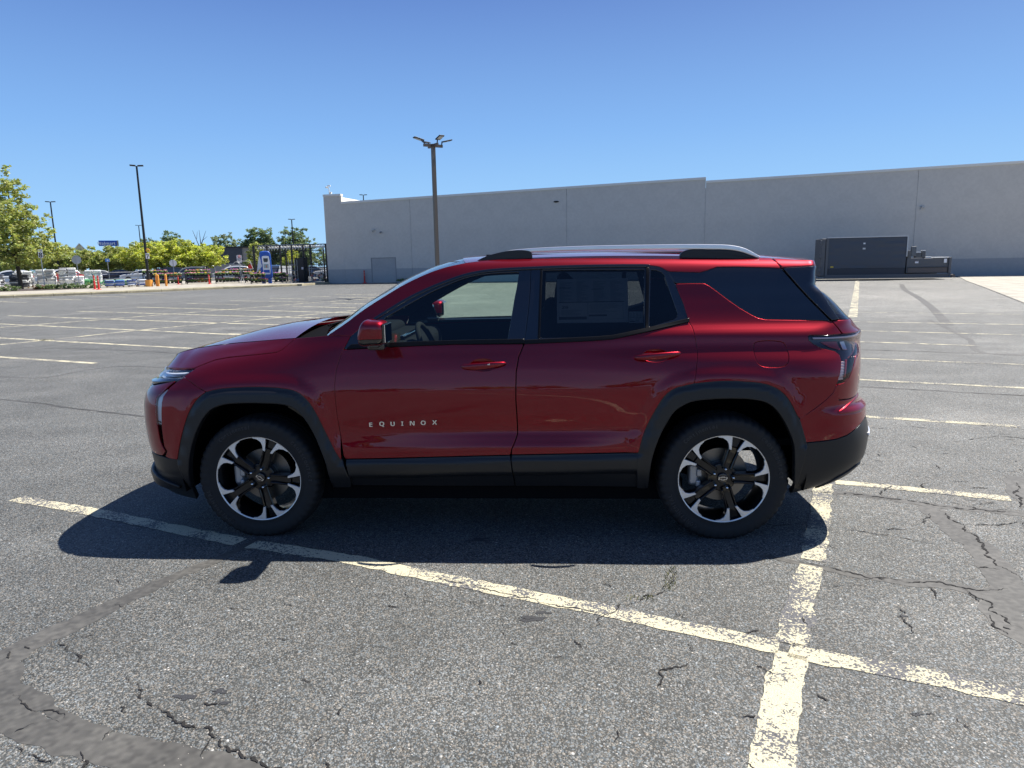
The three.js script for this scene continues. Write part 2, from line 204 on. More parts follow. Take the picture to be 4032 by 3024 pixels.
// weeds in a crack, small stones and bits of grit
{
  const pos = [], idx = []; const blade = (x, z, h) => { const a = rnd() * 6.28, w = .0025, k = pos.length / 3, lx = Math.cos(a) * h * .6, lz = Math.sin(a) * h * .6; pos.push(x - w, .004, z, x + w, .004, z, x + lx, h, z + lz); idx.push(k, k + 1, k + 2); };
  for (let i = 0; i < 70; i++) { const t = rnd(); blade(2.38 + rr(-.03, .03) - t * .06, 1.30 + t * .28 + rr(-.01, .01), rr(.008, .028)); } for (let i = 0; i < 40; i++) blade(2.18 + rr(-.08, .08), 1.65 + rr(-.02, .02), rr(.006, .02));
  for (let i = 0; i < 60; i++) blade(-10.1 + rr(-.25, .25), -10.7 + rr(-.1, .1), rr(.02, .09));
  const m = mesh('crack_weeds', raw(pos, null, idx), std(lin(.20, .19, .06), .9)); tag(m, 'sparse dry weeds growing in the crack by the car shadow', 'weeds'); m.userData.kind = 'stuff';
  const st = []; for (let i = 0; i < 150; i++) { const r = rr(.002, .005), g = new THREE.IcosahedronGeometry(r, 0); g.scale(1, .6, rr(.6, 1)); g.rotateY(rnd() * 6); const near = rnd() < .45; st.push(g.translate(near ? rr(.1, 1.1) : rr(-2, 5), r * .3, near ? rr(2.45, 2.9) : rr(.9, 3.2))); }
  const s = mesh('grit', st, std(lin(.30, .28, .25), .9)); tag(s, 'pale loose grit scattered on the asphalt foreground', 'grit'); s.userData.kind = 'stuff';
}
// ---------------------------------------------------------------- kerb, pavement beyond it, concrete pad
const concreteTex = tex(512, (() => { const a = pnoise(512, 8, 21), b = pnoise(512, 64, 22), c = pnoise(512, 256, 23); return (u, v) => { const g = .60 + .10 * (a(u, v) - .5) + .09 * (b(u, v) - .5) + .08 * (c(u, v) - .5); return [g * 1.02, g * .985, g * .91]; }; })());
const concrete = std(0xffffff, .85, 0, { map: concreteTex }), kerbMat = std(lin(1, .95, .76), .8, 0, { map: concreteTex });
function slab(pts, y0, y1, name, mat, parent) { // pts [x,z]
  const sh = new THREE.Shape(pts.map((p) => new THREE.Vector2(p[0], -p[1]))); const g = new THREE.ExtrudeGeometry(sh, { depth: y1 - y0, bevelEnabled: true, bevelSize: .02, bevelOffset: -.02, bevelThickness: .02, bevelSegments: 1 }).rotateX(-Math.PI / 2).translate(0, y0, 0);
  const p = g.attributes.position, uv = g.attributes.uv; for (let i = 0; i < p.count; i++) uv.setXY(i, p.getX(i) / 3, (p.getZ(i) + p.getY(i)) / 3); return mesh(name, g, mat, parent);
}
{
  const front = [[-62, -7], [-48, -20.5], [-40, -27.6], [-34, -33.2], [-31, -36], [-26.6, -40.4], [-22.6, -45.8], [-19.9, -48.3], [-18.6, -49.9]];
  const off = (d, dy = 0) => front.map(([x, z]) => [x - d * .72, z - d * .69]);
  const kg = new THREE.Group(); kg.name = 'kerb'; kg.userData = { kind: 'structure', label: 'pale painted concrete kerb edging the garden area', category: 'kerb' }; scene.add(kg);
  const A = front, B = off(.42); for (let i = 0; i < front.length - 1; i++) { const n = Math.ceil(Math.hypot(A[i + 1][0] - A[i][0], A[i + 1][1] - A[i][1]) / 3); for (let k = 0; k < n; k++) { const p = (Q, t) => [lerp(Q[i][0], Q[i + 1][0], t), lerp(Q[i][1], Q[i + 1][1], t)]; slab([p(A, k / n + .002), p(A, (k + 1) / n - .002), p(B, (k + 1) / n - .002), p(B, k / n + .002)], -.05, .13, 'kerb_stone', kerbMat, kg); } }
  const gv = off(.44), gb = off(1.45); const verge = structure(slab([...gv, ...gb.reverse()], -.05, .12, 'grass_verge', std(lin(.15, .14, .055), .95))); verge.userData.label = 'thin dry grass strip behind the kerb'; 
  const sb = off(1.47); const pv = structure(slab([...sb, [-17.9, -55.0], [-26, -66], [-46, -72], [-80, -50]], -.05, .135, 'pavement', concrete)); pv.userData.label = 'concrete apron carrying the garden stock';
  const kb = slab([[-18.7, -50.0], [-18.3, -50.1], [-17.6, -54.9], [-18.0, -55.0]], -.05, .14, 'kerb_return', kerbMat, kg);
  const pad = structure(slab([[29.4, -46.0], [25.2, -37.4], [21.7, -29.7], [16.4, -18.25], [30, -12], [70, -25], [70, -43]], -.03, .012, 'concrete_pad', std(0xffffff, .8, 0, { map: concreteTex }))); pad.userData.label = 'pale concrete loading pad right of the compactor';
}

// ---------------------------------------------------------------- the red SUV: body surface
function pchip(xs, ys) {
  const n = xs.length, h = [], d = [], m = new Array(n).fill(0); for (let i = 0; i < n - 1; i++) { h[i] = xs[i + 1] - xs[i]; d[i] = (ys[i + 1] - ys[i]) / h[i]; }
  for (let i = 1; i < n - 1; i++) if (d[i - 1] * d[i] > 0) { const w1 = 2 * h[i] + h[i - 1], w2 = h[i] + 2 * h[i - 1]; m[i] = (w1 + w2) / (w1 / d[i - 1] + w2 / d[i]); }
  m[0] = d[0]; m[n - 1] = d[n - 2];
  return (x) => { x = clamp(x, xs[0], xs[n - 1]); let i = 0; while (i < n - 2 && x > xs[i + 1]) i++; const t = (x - xs[i]) / h[i], u = 1 - t; return ys[i] * (1 + 2 * t) * u * u + m[i] * h[i] * t * u * u + ys[i + 1] * t * t * (3 - 2 * t) + m[i + 1] * h[i] * t * t * (t - 1); };
}
const XK = [-.5, .15, .62, 1.75, 2.45, 3.2];
// feature lines of the body side, bottom to top: [y, z] at the stations XK
const FE = [
  [[.14, .80], [.14, .80], [.14, .80], [.14, .80], [.14, .80], [.14, .80]],
  [[.30, .88], [.30, .88], [.30, .87], [.30, .87], [.30, .89], [.30, .90]],
  [[.42, .93], [.42, .93], [.425, .937], [.44, .937], [.45, .937], [.42, .93]],
  [[.50, .94], [.50, .94], [.49, .943], [.515, .943], [.53, .943], [.50, .94]],
  [[.55, .941], [.55, .941], [.54, .943], [.555, .944], [.56, .945], [.55, .942]],
  [[.60, .941], [.60, .941], [.60, .936], [.60, .930], [.62, .945], [.60, .944]],
  [[.66, .942], [.66, .942], [.66, .931], [.66, .912], [.68, .942], [.66, .946]],
  [[.76, .942], [.76, .942], [.76, .937], [.76, .931], [.77, .942], [.77, .946]],
  [[.86, .935], [.86, .936], [.87, .938], [.87, .940], [.87, .941], [.87, .941]],
  [[.93, .915], [.94, .922], [.98, .922], [1.0, .922], [.96, .935], [.95, .937]],
  [[.965, .895], [1.00, .901], [1.05, .904], [1.07, .903], [1.05, .912], [1.03, .914]],
  [[.99, .868], [1.05, .877], [1.10, .888], [1.115, .889], [1.13, .877], [1.125, .862]],
  [[1.01, .838], [1.09, .850], [1.14, .875], [1.15, .878], [1.185, .864], [1.175, .851]],
  [[1.03, .80], [1.125, .815], [1.20, .848], [1.20, .857], [1.255, .815], [1.255, .79]],
  [[1.055, .755], [1.16, .77], [1.35, .792], [1.35, .80], [1.37, .768], [1.37, .745]],
  [[1.08, .70], [1.20, .72], [1.50, .73], [1.50, .735], [1.50, .722], [1.50, .70]],
  [[1.10, .64], [1.22, .68], [1.565, .70], [1.565, .705], [1.555, .697], [1.545, .68]],
  [[1.12, .56], [1.24, .60], [1.605, .668], [1.605, .672], [1.595, .662], [1.58, .645]],
  [[1.15, .40], [1.26, .45], [1.638, .58], [1.638, .59], [1.628, .585], [1.605, .57]]];
const FY = FE.map((r) => pchip(XK, r.map((c) => c[0]))), FZ = FE.map((r) => pchip(XK, r.map((c) => c[1])));
const noseX = pchip([.14, .22, .30, .35, .39, .49, .56, .68, .78, .85, .905, .94, .99, 1.02, 1.05, 1.10, 1.14, 1.7], [-.72, -.83, -.885, -.885, -.865, -.872, -.884, -.892, -.888, -.872, -.835, -.79, -.772, -.745, -.735, -.72, -.71, -.6]);
const tailX = pchip([.14, .24, .30, .36, .46, .57, .64, .67, .74, .79, .89, 1.05, 1.13, 1.165, 1.20, 1.25, 1.337, 1.396, 1.446, 1.50, 1.56, 1.64], [3.2, 3.36, 3.52, 3.62, 3.69, 3.70, 3.69, 3.68, 3.672, 3.62, 3.628, 3.635, 3.64, 3.645, 3.61, 3.55, 3.465, 3.39, 3.315, 3.31, 3.32, 3.32]);
const LF = .55, LRy = (y) => .5 - .25 * smooth(1.17, 1.26, y) - .15 * smooth(1.26, 1.5, y), PW = 2.8, cor = (s) => { s = clamp(s, 0, 1); return Math.pow(1 - Math.pow(1 - s, PW), 1 / PW); };
const cols = new Map(), colAt = (k) => { let c = cols.get(k); if (!c) { const x = clamp(k * .005, XK[0], XK[5]); c = pchip(FY.map((f) => f(x)), FZ.map((f) => f(x))); cols.set(k, c); } return c; };
const prof = (x, y) => { const u = x / .005, k = Math.floor(u), t = u - k; return colAt(k)(y) * (1 - t) + colAt(k + 1)(y) * t; };
const sideZ = (x, y) => prof(x, y) * cor((x - noseX(y)) / LF) * cor((tailX(y) - x) / LRy(y));
const QE = 2.5;
const qToX = (q, y) => q < 1 ? noseX(y) + LF * Math.pow(Math.max(q, 0), QE) : q <= 2 ? lerp(noseX(y) + LF, tailX(y) - LRy(y), q - 1) : tailX(y) - LRy(y) * Math.pow(Math.max(3 - q, 0), QE);
const xToQ = (x, y) => { const a = noseX(y) + LF, b = tailX(y) - LRy(y); return x < a ? Math.pow(clamp((x - noseX(y)) / LF, 0, 1), 1 / QE) : x <= b ? 1 + (x - a) / (b - a) : 3 - Math.pow(clamp((tailX(y) - x) / LRy(y), 0, 1), 1 / QE); };
function surf(q, y, out) { q = clamp(q, 0, 3); const x = qToX(q, y); let c = 1; if (q < 1) c = cor(Math.pow(q, QE)); else if (q > 2) c = cor(Math.pow(3 - q, QE)); return out.set(x, y, prof(x, y) * c); }
const _a = new V3(), _b = new V3(), _c = new V3(), _d = new V3();
function surfN0(q, y, out) { const e = (q < 1 || q > 2) ? .02 : .004, f = .006; surf(q + e, y, _a); surf(Math.max(q - e, -0), y, _b); surf(q, y + f, _c); surf(q, y - f, _d); _a.sub(_b); _c.sub(_d); out.crossVectors(_a, _c).normalize(); if (q < .02) { out.set(-1, out.y, 0).normalize(); } if (q > 2.98) out.set(1, out.y, 0).normalize(); return out; }
let offFn = null; const _p = [new V3(), new V3(), new V3(), new V3()], _n = new V3();
const lifted = (q, y, out) => { surf(q, y, out); surfN0(q, y, _n); return out.addScaledVector(_n, offFn(qToX(q, y), y)); };
function surfN(q, y, out) { if (!offFn || q < .03 || q > 2.97) return surfN0(q, y, out); const e = (q < 1 || q > 2) ? .012 : .002, f = .003; lifted(q + e, y, _p[0]); lifted(q - e, y, _p[1]); lifted(q, y + f, _p[2]); lifted(q, y - f, _p[3]); _p[0].sub(_p[1]); _p[2].sub(_p[3]); return out.crossVectors(_p[0], _p[2]).normalize(); }
const QG = []; for (let i = 0; i < 26; i++) QG.push(i / 26); for (let i = 0; i < 130; i++) QG.push(1 + i / 130); for (let i = 0; i <= 26; i++) QG.push(2 + i / 26);
const YG = []; for (let y = .12; y < 1.68; y += .018) YG.push(y);
const inPoly = (P, x, y) => { let r = false; for (let i = 0, j = P.length - 1; i < P.length; j = i++) if ((P[i][1] > y) !== (P[j][1] > y) && x < (P[j][0] - P[i][0]) * (y - P[i][1]) / (P[j][1] - P[i][1]) + P[i][0]) r = !r; return r; };
const area = (P) => { let a = 0; for (let i = 0; i < P.length; i++) { const p = P[i], q = P[(i + 1) % P.length]; a += p[0] * q[1] - q[0] * p[1]; } return a / 2; };
function inset(P, d) { // xy polygon, shrink by d
  if (area(P) < 0) P = P.slice().reverse(); const n = P.length;
  return P.map((p, i) => { if (p[2]) return p; const a = P[(i + n - 1) % n], b = P[(i + 1) % n]; let ax = p[0] - a[0], ay = p[1] - a[1], bx_ = b[0] - p[0], by = b[1] - p[1]; const la = Math.hypot(ax, ay) || 1, lb = Math.hypot(bx_, by) || 1; ax /= la; ay /= la; bx_ /= lb; by /= lb; let nx = -(ay + by), ny = ax + bx_; const l = Math.hypot(nx, ny) || 1; nx /= l; ny /= l; const k = d / Math.max(.45, nx * -ay + ny * ax); return [p[0] + nx * k, p[1] + ny * k]; });
}
function dense(P, step) { const o = []; for (let i = 0; i < P.length; i++) { const a = P[i], b = P[(i + 1) % P.length], n = Math.max(1, Math.ceil(Math.hypot(b[0] - a[0], b[1] - a[1]) / step)); for (let k = 0; k < n; k++) o.push([lerp(a[0], b[0], k / n), lerp(a[1], b[1], k / n)]); } return o; }
function denseQ(P, step) { const o = []; for (let i = 0; i < P.length; i++) { const a = P[i], b = P[(i + 1) % P.length], fixed = a[3] !== undefined && b[3] !== undefined, n = fixed ? 1 : Math.max(1, Math.ceil(Math.hypot(b[0] - a[0], b[1] - a[1]) / step)); for (let k = 0; k < n; k++) o.push(k ? [lerp(a[0], b[0], k / n), lerp(a[1], b[1], k / n)] : a); } return o; }
const onQ = (q, y) => [qToX(q, y), y, true, q];
const expandQ = (P) => P.flatMap((p, i) => { const b = P[(i + 1) % P.length]; if (p[3] === undefined || b[3] === undefined || Math.abs(p[1] - b[1]) < .012 && Math.abs(p[3] - b[3]) < .05) return [p]; return Array.from({ length: 14 }, (_, k) => onQ(lerp(p[3], b[3], k / 14), lerp(p[1], b[1], k / 14))); });
 // a point fixed on the surface at q (0 = nose centre line, 3 = tail centre line)
function spl(P, n = 4) { const c = new THREE.CatmullRomCurve3(P.map((p) => new V3(p[0], p[1], 0)), false, 'centripetal'); return c.getPoints((P.length - 1) * n).map((p) => [p.x, p.y]); }
function clipHalf(P, ax, v, keepGreater) { const o = []; for (let i = 0; i < P.length; i++) { const a = P[i], b = P[(i + 1) % P.length], ia = keepGreater ? a[ax] >= v : a[ax] <= v, ib = keepGreater ? b[ax] >= v : b[ax] <= v; if (ia) o.push(a); if (ia !== ib) { const t = (v - a[ax]) / (b[ax] - a[ax]); o.push([lerp(a[0], b[0], t), lerp(a[1], b[1], t)]); } } return o; }
// a body panel: the part of the surface inside a side-view outline, offset, with returned edges
function panel(P, { gap = .0036, off = 0, thick = .018, holes = [], round = .0035, lift = null } = {}) {
  offFn = lift; P = expandQ(P);
  let X = gap ? inset(P, gap) : (area(P) < 0 ? P.slice().reverse() : P);
  X = denseQ(X, .012); let Q = X.map((p) => [p[3] ?? xToQ(p[0], p[1]), p[1]]); const loops = [Q];
  for (const H of holes) { let h = dense(area(H) > 0 ? H.slice().reverse() : H, .012).map((p) => [xToQ(p[0], p[1]), p[1]]); loops.push(h); let bi = 0, bj = 0, bd = 1e9; Q.forEach((p, i) => h.forEach((r, j) => { const d = (p[0] - r[0]) ** 2 + (p[1] - r[1]) ** 2; if (d < bd) { bd = d; bi = i; bj = j; } })); Q = [...Q.slice(0, bi + 1), ...h.slice(bj), ...h.slice(0, bj + 1), ...Q.slice(bi)]; }
  const pos = [], nor = [], idx = [], S = new V3(), N = new V3(), key = new Map();
  const vert = (q, y) => { const k = Math.round(q * 1e5) + ',' + Math.round(y * 1e5); let i = key.get(k); if (i === undefined) { surf(q, y, S); surfN(q, y, N); i = pos.length / 3; const o = lift ? lift(S.x, y) : off, M = lift ? surfN0(q, y, new V3()) : N; pos.push(S.x + M.x * o, S.y + M.y * o, S.z + M.z * o); nor.push(N.x, N.y, N.z); key.set(k, i); } return i; };
  let y0 = 9, y1 = -9, q0 = 9, q1 = -9; for (const p of Q) { y0 = Math.min(y0, p[1]); y1 = Math.max(y1, p[1]); q0 = Math.min(q0, p[0]); q1 = Math.max(q1, p[0]); }
  for (let j = 0; j < YG.length - 1; j++) {
    if (YG[j + 1] < y0 || YG[j] > y1) continue; let row = clipHalf(clipHalf(Q, 1, YG[j], true), 1, YG[j + 1], false); if (row.length < 3) continue;
    for (let i = 0; i < QG.length - 1; i++) {
      if (QG[i + 1] < q0 || QG[i] > q1) continue; let c = clipHalf(clipHalf(row, 0, QG[i], true), 0, QG[i + 1], false); if (c.length < 3) continue;
      const d = []; for (const p of c) if (!d.length || Math.hypot(p[0] - d[d.length - 1][0], p[1] - d[d.length - 1][1]) > 1e-6) d.push(p); if (d.length > 2 && Math.hypot(d[0][0] - d[d.length - 1][0], d[0][1] - d[d.length - 1][1]) < 1e-6) d.pop(); if (d.length < 3 || Math.abs(area(d)) < 1e-9) continue;
      const tr = d.length === 3 ? [[0, 1, 2]] : THREE.ShapeUtils.triangulateShape(d.map((p) => new THREE.Vector2(p[0], p[1])), []);
      for (const t of tr) { const a = d[t[0]], b = d[t[1]], e = d[t[2]], w = (b[0] - a[0]) * (e[1] - a[1]) - (b[1] - a[1]) * (e[0] - a[0]); if (Math.abs(w) < 1e-10) continue; const A = vert(...a), B = vert(...b), E2 = vert(...e); w > 0 ? idx.push(A, B, E2) : idx.push(A, E2, B); }
    }
  }
  const T = new V3(), O = new V3();
  for (const L of loops) { // rolled edge: rounds over, then runs inwards
    const n = L.length, base = pos.length / 3;
    for (let i = 0; i < n; i++) {
      const p = L[i], a = L[(i + n - 1) % n], b = L[(i + 1) % n]; surf(p[0], p[1], S); surfN(p[0], p[1], N); const A = surf(a[0], a[1], new V3()), B = surf(b[0], b[1], new V3()); T.subVectors(B, A).normalize(); O.crossVectors(T, N).normalize();
      const P0 = S.clone().addScaledVector(lift ? surfN0(p[0], p[1], new V3()) : N, lift ? lift(S.x, p[1]) : off), c = .7071;
      const ring = [[P0, N], [P0.clone().addScaledVector(N, -round * .3).addScaledVector(O, round * .7), N.clone().multiplyScalar(c).addScaledVector(O, c)], [P0.clone().addScaledVector(N, -round).addScaledVector(O, round), O], [P0.clone().addScaledVector(N, -thick).addScaledVector(O, round * .8), O]];
      for (const [v, m] of ring) { pos.push(v.x, v.y, v.z); nor.push(m.x, m.y, m.z); }
    }
    for (let i = 0; i < n; i++) { const k = base + i * 4, l = base + ((i + 1) % n) * 4; for (let r = 0; r < 3; r++) idx.push(k + r, k + r + 1, l + r, l + r, k + r + 1, l + r + 1); }
  }
  offFn = null; return raw(pos, nor, idx);
}
function mirrorZ(g) { g = g.clone(); const p = g.attributes.position, n = g.attributes.normal; for (let i = 0; i < p.count; i++) { p.setZ(i, -p.getZ(i)); if (n) n.setZ(i, -n.getZ(i)); } if (g.index) { const a = g.index.array; for (let i = 0; i < a.length; i += 3) { const t = a[i]; a[i] = a[i + 1]; a[i + 1] = t; } } else { for (const at of Object.values(g.attributes)) { const s = at.itemSize, a = at.array; for (let i = 0; i < at.count; i += 3) for (let k = 0; k < s; k++) { const t = a[i * s + k]; a[i * s + k] = a[(i + 1) * s + k]; a[(i + 1) * s + k] = t; } } } return g; }
// materials
const paint = phy(lin(.20, .0015, .009), { metalness: .80, roughness: .40, specularIntensity: 0, clearcoat: 1, clearcoatRoughness: .008 });
const gloss = phy(lin(.006, .006, .008), { roughness: .12, clearcoat: 1, clearcoatRoughness: .02 });
const plast = std(lin(.010, .0105, .012), .42, 0, { bumpMap: tex(256, (() => { const a = pnoise(256, 128, 6); return (u, v) => { const k = a(u, v); return [k, k, k]; }; })(), false, 8), bumpScale: .0003 });
const trim = phy(lin(.006, .006, .007), { roughness: .35, specularIntensity: .35 });
const inner = phy(lin(.006, .006, .007), { roughness: .95, specularIntensity: .05 }), cabin = phy(lin(.011, .012, .014), { roughness: .9, specularIntensity: .03 }), seatMat = phy(lin(.018, .019, .021), { roughness: .9, specularIntensity: .03 });
const chrome = std(lin(.78, .79, .80), .13, 1), satin = std(lin(.86, .86, .87), .30, .7), alloy = std(lin(.80, .79, .78), .42, .75), blackAlloy = phy(lin(.005, .005, .006), { roughness: .3, specularIntensity: .5, clearcoat: .6, clearcoatRoughness: .05 });
const rubber = std(lin(.009, .009, .010), .72), letterRub = std(lin(.026, .026, .028), .55), discMat = std(lin(.20, .19, .18), .35, .9), caliper = std(lin(.42, .42, .43), .45, .6);
const glassF = phy(lin(.80, .92, .85), { roughness: 0, transmission: 1, thickness: 0, ior: 1.5 }), glassR = phy(lin(.30, .33, .34), { roughness: 0, transmission: 1, thickness: 0, ior: 1.5 }), lens = phy(lin(.95, .96, .97), { roughness: .03, transmission: 1, thickness: 0, ior: 1.5 }), smoke = phy(lin(.72, .62, .62), { roughness: .03, transmission: 1, thickness: 0, ior: 1.5 });
const redLens = phy(lin(.35, .01, .015), { roughness: .1, clearcoat: 1 }), amber = phy(lin(.55, .18, .02), { roughness: .2, clearcoat: 1 });

// ---------------------------------------------------------------- the red SUV: parts
const car = thing('parked_suv', 'dark red SUV with black wheel arches parked alone in the foreground', 'car');
const pair = (name, g, m, par = [car, car]) => [mesh(name, g, m, par[0]), mesh(name, mirrorZ(g), m, par[1])];
const rev = (a) => a.slice().reverse();
const hoodSeam = [[-.62, 1.006], [-.519, 1.012], [-.413, 1.019], [-.368, 1.022], [-.334, 1.036], [-.30, 1.049], [-.249, 1.067], [-.168, 1.081], [-.02, 1.095], [.10, 1.107], [.14, 1.112], [.167, 1.125], [.195, 1.147], [.224, 1.175], [.238, 1.188]];
const edgeY = pchip([-.745, -.72, -.68, -.63, -.55, -.42, -.217, 0, .238, .35, .452], [1.028, 1.036, 1.052, 1.074, 1.098, 1.122, 1.148, 1.168, 1.189, 1.197, 1.207]);
const hoodEdge = []; for (let i = 0; i <= 44; i++) { const t = i / 44, x = -.745 + .983 * Math.pow(t, 1.7); hoodEdge.push([x, edgeY(x)]); }
const pillarEdge = spl([[.452, 1.207], [.561, 1.276], [.654, 1.344], [.786, 1.426], [.891, 1.487], [.985, 1.531], [1.071, 1.565], [1.158, 1.590], [1.251, 1.608]], 4);
const roofEdge = spl([[1.251, 1.608], [1.36, 1.619], [1.5, 1.627], [1.8, 1.633], [2.1, 1.633], [2.5, 1.625], [2.85, 1.612], [3.03, 1.603]], 5), spoilEdge = [[3.03, 1.603], [3.10, 1.598], [3.16, 1.592], [3.24, 1.587], [3.30, 1.584]];
// crowned sheet between an edge line and its mirror image
function crown(E, cr, bow = () => 0, nv = 28, sink = 0) {
  const pos = [], idx = [], n = E.length; for (let i = 0; i < n; i++) { const [x, y] = E[i], z = Math.max(.0005, sideZ(x, y)), t = i / (n - 1); for (let k = 0; k <= nv; k++) { const v = 1 - 2 * k / nv, a = Math.abs(v), f = 1 - Math.pow(a, 2.2); pos.push(x - bow(t, x) * f, y + cr(t, x) * f - sink, z * v); } }
  for (let i = 0; i < n - 1; i++) for (let k = 0; k < nv; k++) { const a = i * (nv + 1) + k, b = a + nv + 1; idx.push(a, a + 1, b, b, a + 1, b + 1); } return raw(pos, null, idx);
}
const frontGap = [[.592, 1.204], [.574, 1.169], [.556, 1.134], [.535, 1.085], [.517, 1.022], [.507, .941], [.507, .842], [.514, .734], [.525, .624], [.538, .508]];
const archFo = spl([[-.467, .491], [-.438, .59], [-.404, .687], [-.365, .775], [-.316, .847], [-.263, .889], [-.19, .909], [-.073, .919], [.074, .921], [.212, .911], [.285, .893], [.341, .85], [.388, .778], [.437, .661], [.483, .559], [.524, .486]], 3);
const archFi = spl([[-.43, .31], [-.396, .485], [-.36, .605], [-.304, .716], [-.238, .793], [-.162, .825], [-.074, .835], [.072, .835], [.21, .825], [.274, .801], [.328, .742], [.378, .647], [.416, .545], [.44, .463], [.452, .318]], 3);
const archRo = spl([[2.24, .532], [2.261, .618], [2.288, .691], [2.331, .778], [2.384, .862], [2.439, .901], [2.493, .915], [2.542, .925], [2.609, .933], [2.718, .939], [2.826, .934], [2.926, .921], [2.992, .895], [3.043, .852], [3.086, .784], [3.119, .714], [3.143, .644], [3.162, .584]], 3);
const archRi = spl([[2.295, .318], [2.303, .453], [2.318, .531], [2.344, .612], [2.387, .703], [2.43, .772], [2.473, .805], [2.527, .83], [2.611, .842], [2.736, .847], [2.861, .841], [2.936, .823], [2.987, .788], [3.031, .732], [3.077, .644], [3.102, .574], [3.113, .466], [3.122, .345]], 3);
const lineDist = (L, x, y) => { let m = 9; for (let i = 0; i < L.length - 1; i++) { const [ax, ay] = L[i], [bx2, by2] = L[i + 1], dx = bx2 - ax, dy = by2 - ay, t = clamp(((x - ax) * dx + (y - ay) * dy) / (dx * dx + dy * dy), 0, 1), d = Math.hypot(x - ax - dx * t, y - ay - dy * t); if (d < m) m = d; } return m; };
const flare = (x, y) => { const L = x < 1.3 ? archFo : archRo; if (x > .75 && x < 2.05 || y > 1.06) return 0; return .010 * smooth(.085, .012, lineDist(L, x, y)); };
const archLift = (L) => (x, y) => .006 + .013 * smooth(.002, .036, lineDist(L, x, y));
const sillLift = (x, y) => { const t = y - lerp(.4925, .53, (x - .55) / 1.7); return .001 + .016 * smooth(0, -.034, t) - .022 * smooth(-.095, -.135, t); };
const bumpSeam = [[-.418, .978], [-.365, .954], [-.317, .926], [-.253, .895]];
const part = (line, test) => line.filter((p) => test(p));
// bonnet
pair('hood', panel([...hoodSeam, ...rev(hoodEdge).filter((p) => p[0] < .236), onQ(0, 1.028), onQ(0, 1.004), onQ(.3, 1.004)], { round: .004 }), paint);
mesh('hood', crown(hoodEdge, (t, x) => .062 * smooth(-.74, .05, x)), paint, car);
mesh('cowl', crown([[.243, 1.189], [.30, 1.193], [.37, 1.199], [.45, 1.206]], () => .035, (t) => .02 + .12 * t, 28, .012), inner, car);
for (const s of [1, -1]) mesh('wiper', [bar([.30, 1.222, .10 * s + .25], [.47, 1.262, .12 * s - .05], .012), bar([.33, 1.232, .5 * s * .4 + .2], [.5, 1.28, .4 * s * .4 - .1], .01)], cabin, car);
// wings
const fender = [...bumpSeam, ...part(archFo, (p) => p[0] > -.25), ...rev(frontGap).slice(1), [.52, 1.206], [.452, 1.2065], [.346, 1.197], [.238, 1.189], ...rev(hoodSeam).filter((p) => p[0] < .238 && p[0] > -.37), [-.362, 1.019]];
pair('front_fender', panel(fender, { lift: flare }), paint);
// front end
pair('front_bumper', panel([[-.418, .978], [-.462, .946], [-.497, .918], [-.515, .891], [-.534, .868], [-.544, .831], [-.55, .777], [-.558, .691], [-.559, .627], [-.557, .567], [-.54, .535], [-.56, .50], [-.536, .492], [-.467, .491], ...part(archFo, (p) => p[0] > -.467 && p[0] <= -.253 && p[1] > .5), ...rev(bumpSeam)], { lift: flare }), paint);
pair('grille', panel([onQ(0, .905), onQ(.40, .905), onQ(.43, .78), onQ(.43, .60), onQ(.40, .505), onQ(0, .51)], { off: -.012 }), gloss);
pair('bumper_corner', panel([onQ(.40, .905), [-.66, .916], [-.538, .942], [-.473, .952], [-.507, .927], [-.53, .905], [-.557, .885], [-.587, .856], [-.595, .827], [-.597, .702], [-.592, .677], [-.588, .60], [-.575, .565], [-.555, .53], [-.585, .502], onQ(.43, .505), onQ(.46, .60), onQ(.46, .78)], { off: -.002 }), paint);
for (let k = 0; k < 5; k++) pair('grille_bar', panel([onQ(0, .56 + k * .06), onQ(.42, .56 + k * .06), onQ(.46, .575 + k * .06), onQ(.42, .59 + k * .06), onQ(0, .59 + k * .06)], { off: -.001, thick: .006 }), gloss);
pair('grille_wing', panel([onQ(0, .912), onQ(.4, .912), [-.68, .918], [-.539, .946], [-.451, .958], [-.425, .979], [-.474, .972], [-.551, .964], [-.64, .953], onQ(.42, .945), onQ(0, .94)], { lift: (x, y) => .022 - (y - .905) * .5, thick: .04, round: .006 }), gloss);
pair('grille_upper', panel([onQ(0, 1.001), onQ(.30, 1.001), onQ(.335, .998), onQ(.335, .955), onQ(.30, .944), onQ(0, .942)], { off: -.012 }), gloss);
const lampS = [[-.364, 1.018], [-.413, 1.016], [-.519, 1.008], [-.62, 1.001], onQ(.34, .998), onQ(.34, .957), [-.62, .958], [-.552, .968], [-.475, .977], [-.42, .985]];
{ const [a, b] = pair('headlight', panel(lampS, { lift: (x, y) => -.014 - (y - .96) * .5, thick: .01 }), std(lin(.78, .80, .83), .25, .5)); pair('lens', panel(lampS, { gap: .002, lift: (x, y) => .006 - (y - .96) * .25, thick: .02 }), lens, [a, b]); pair('daylight_strip', panel([[-.40, 1.010], [-.5, 1.004], [-.62, .995], [-.62, .985], [-.5, .993], [-.43, .999]], { off: -.014, thick: .006 }), std(lin(.8, .82, .85), .3), [a, b]); pair('lamp_mask', panel([[-.44, .988], [-.5, .985], [-.6, .978], [-.6, .966], [-.52, .973], [-.46, .981]], { off: -.016, thick: .006 }), gloss, [a, b]); }
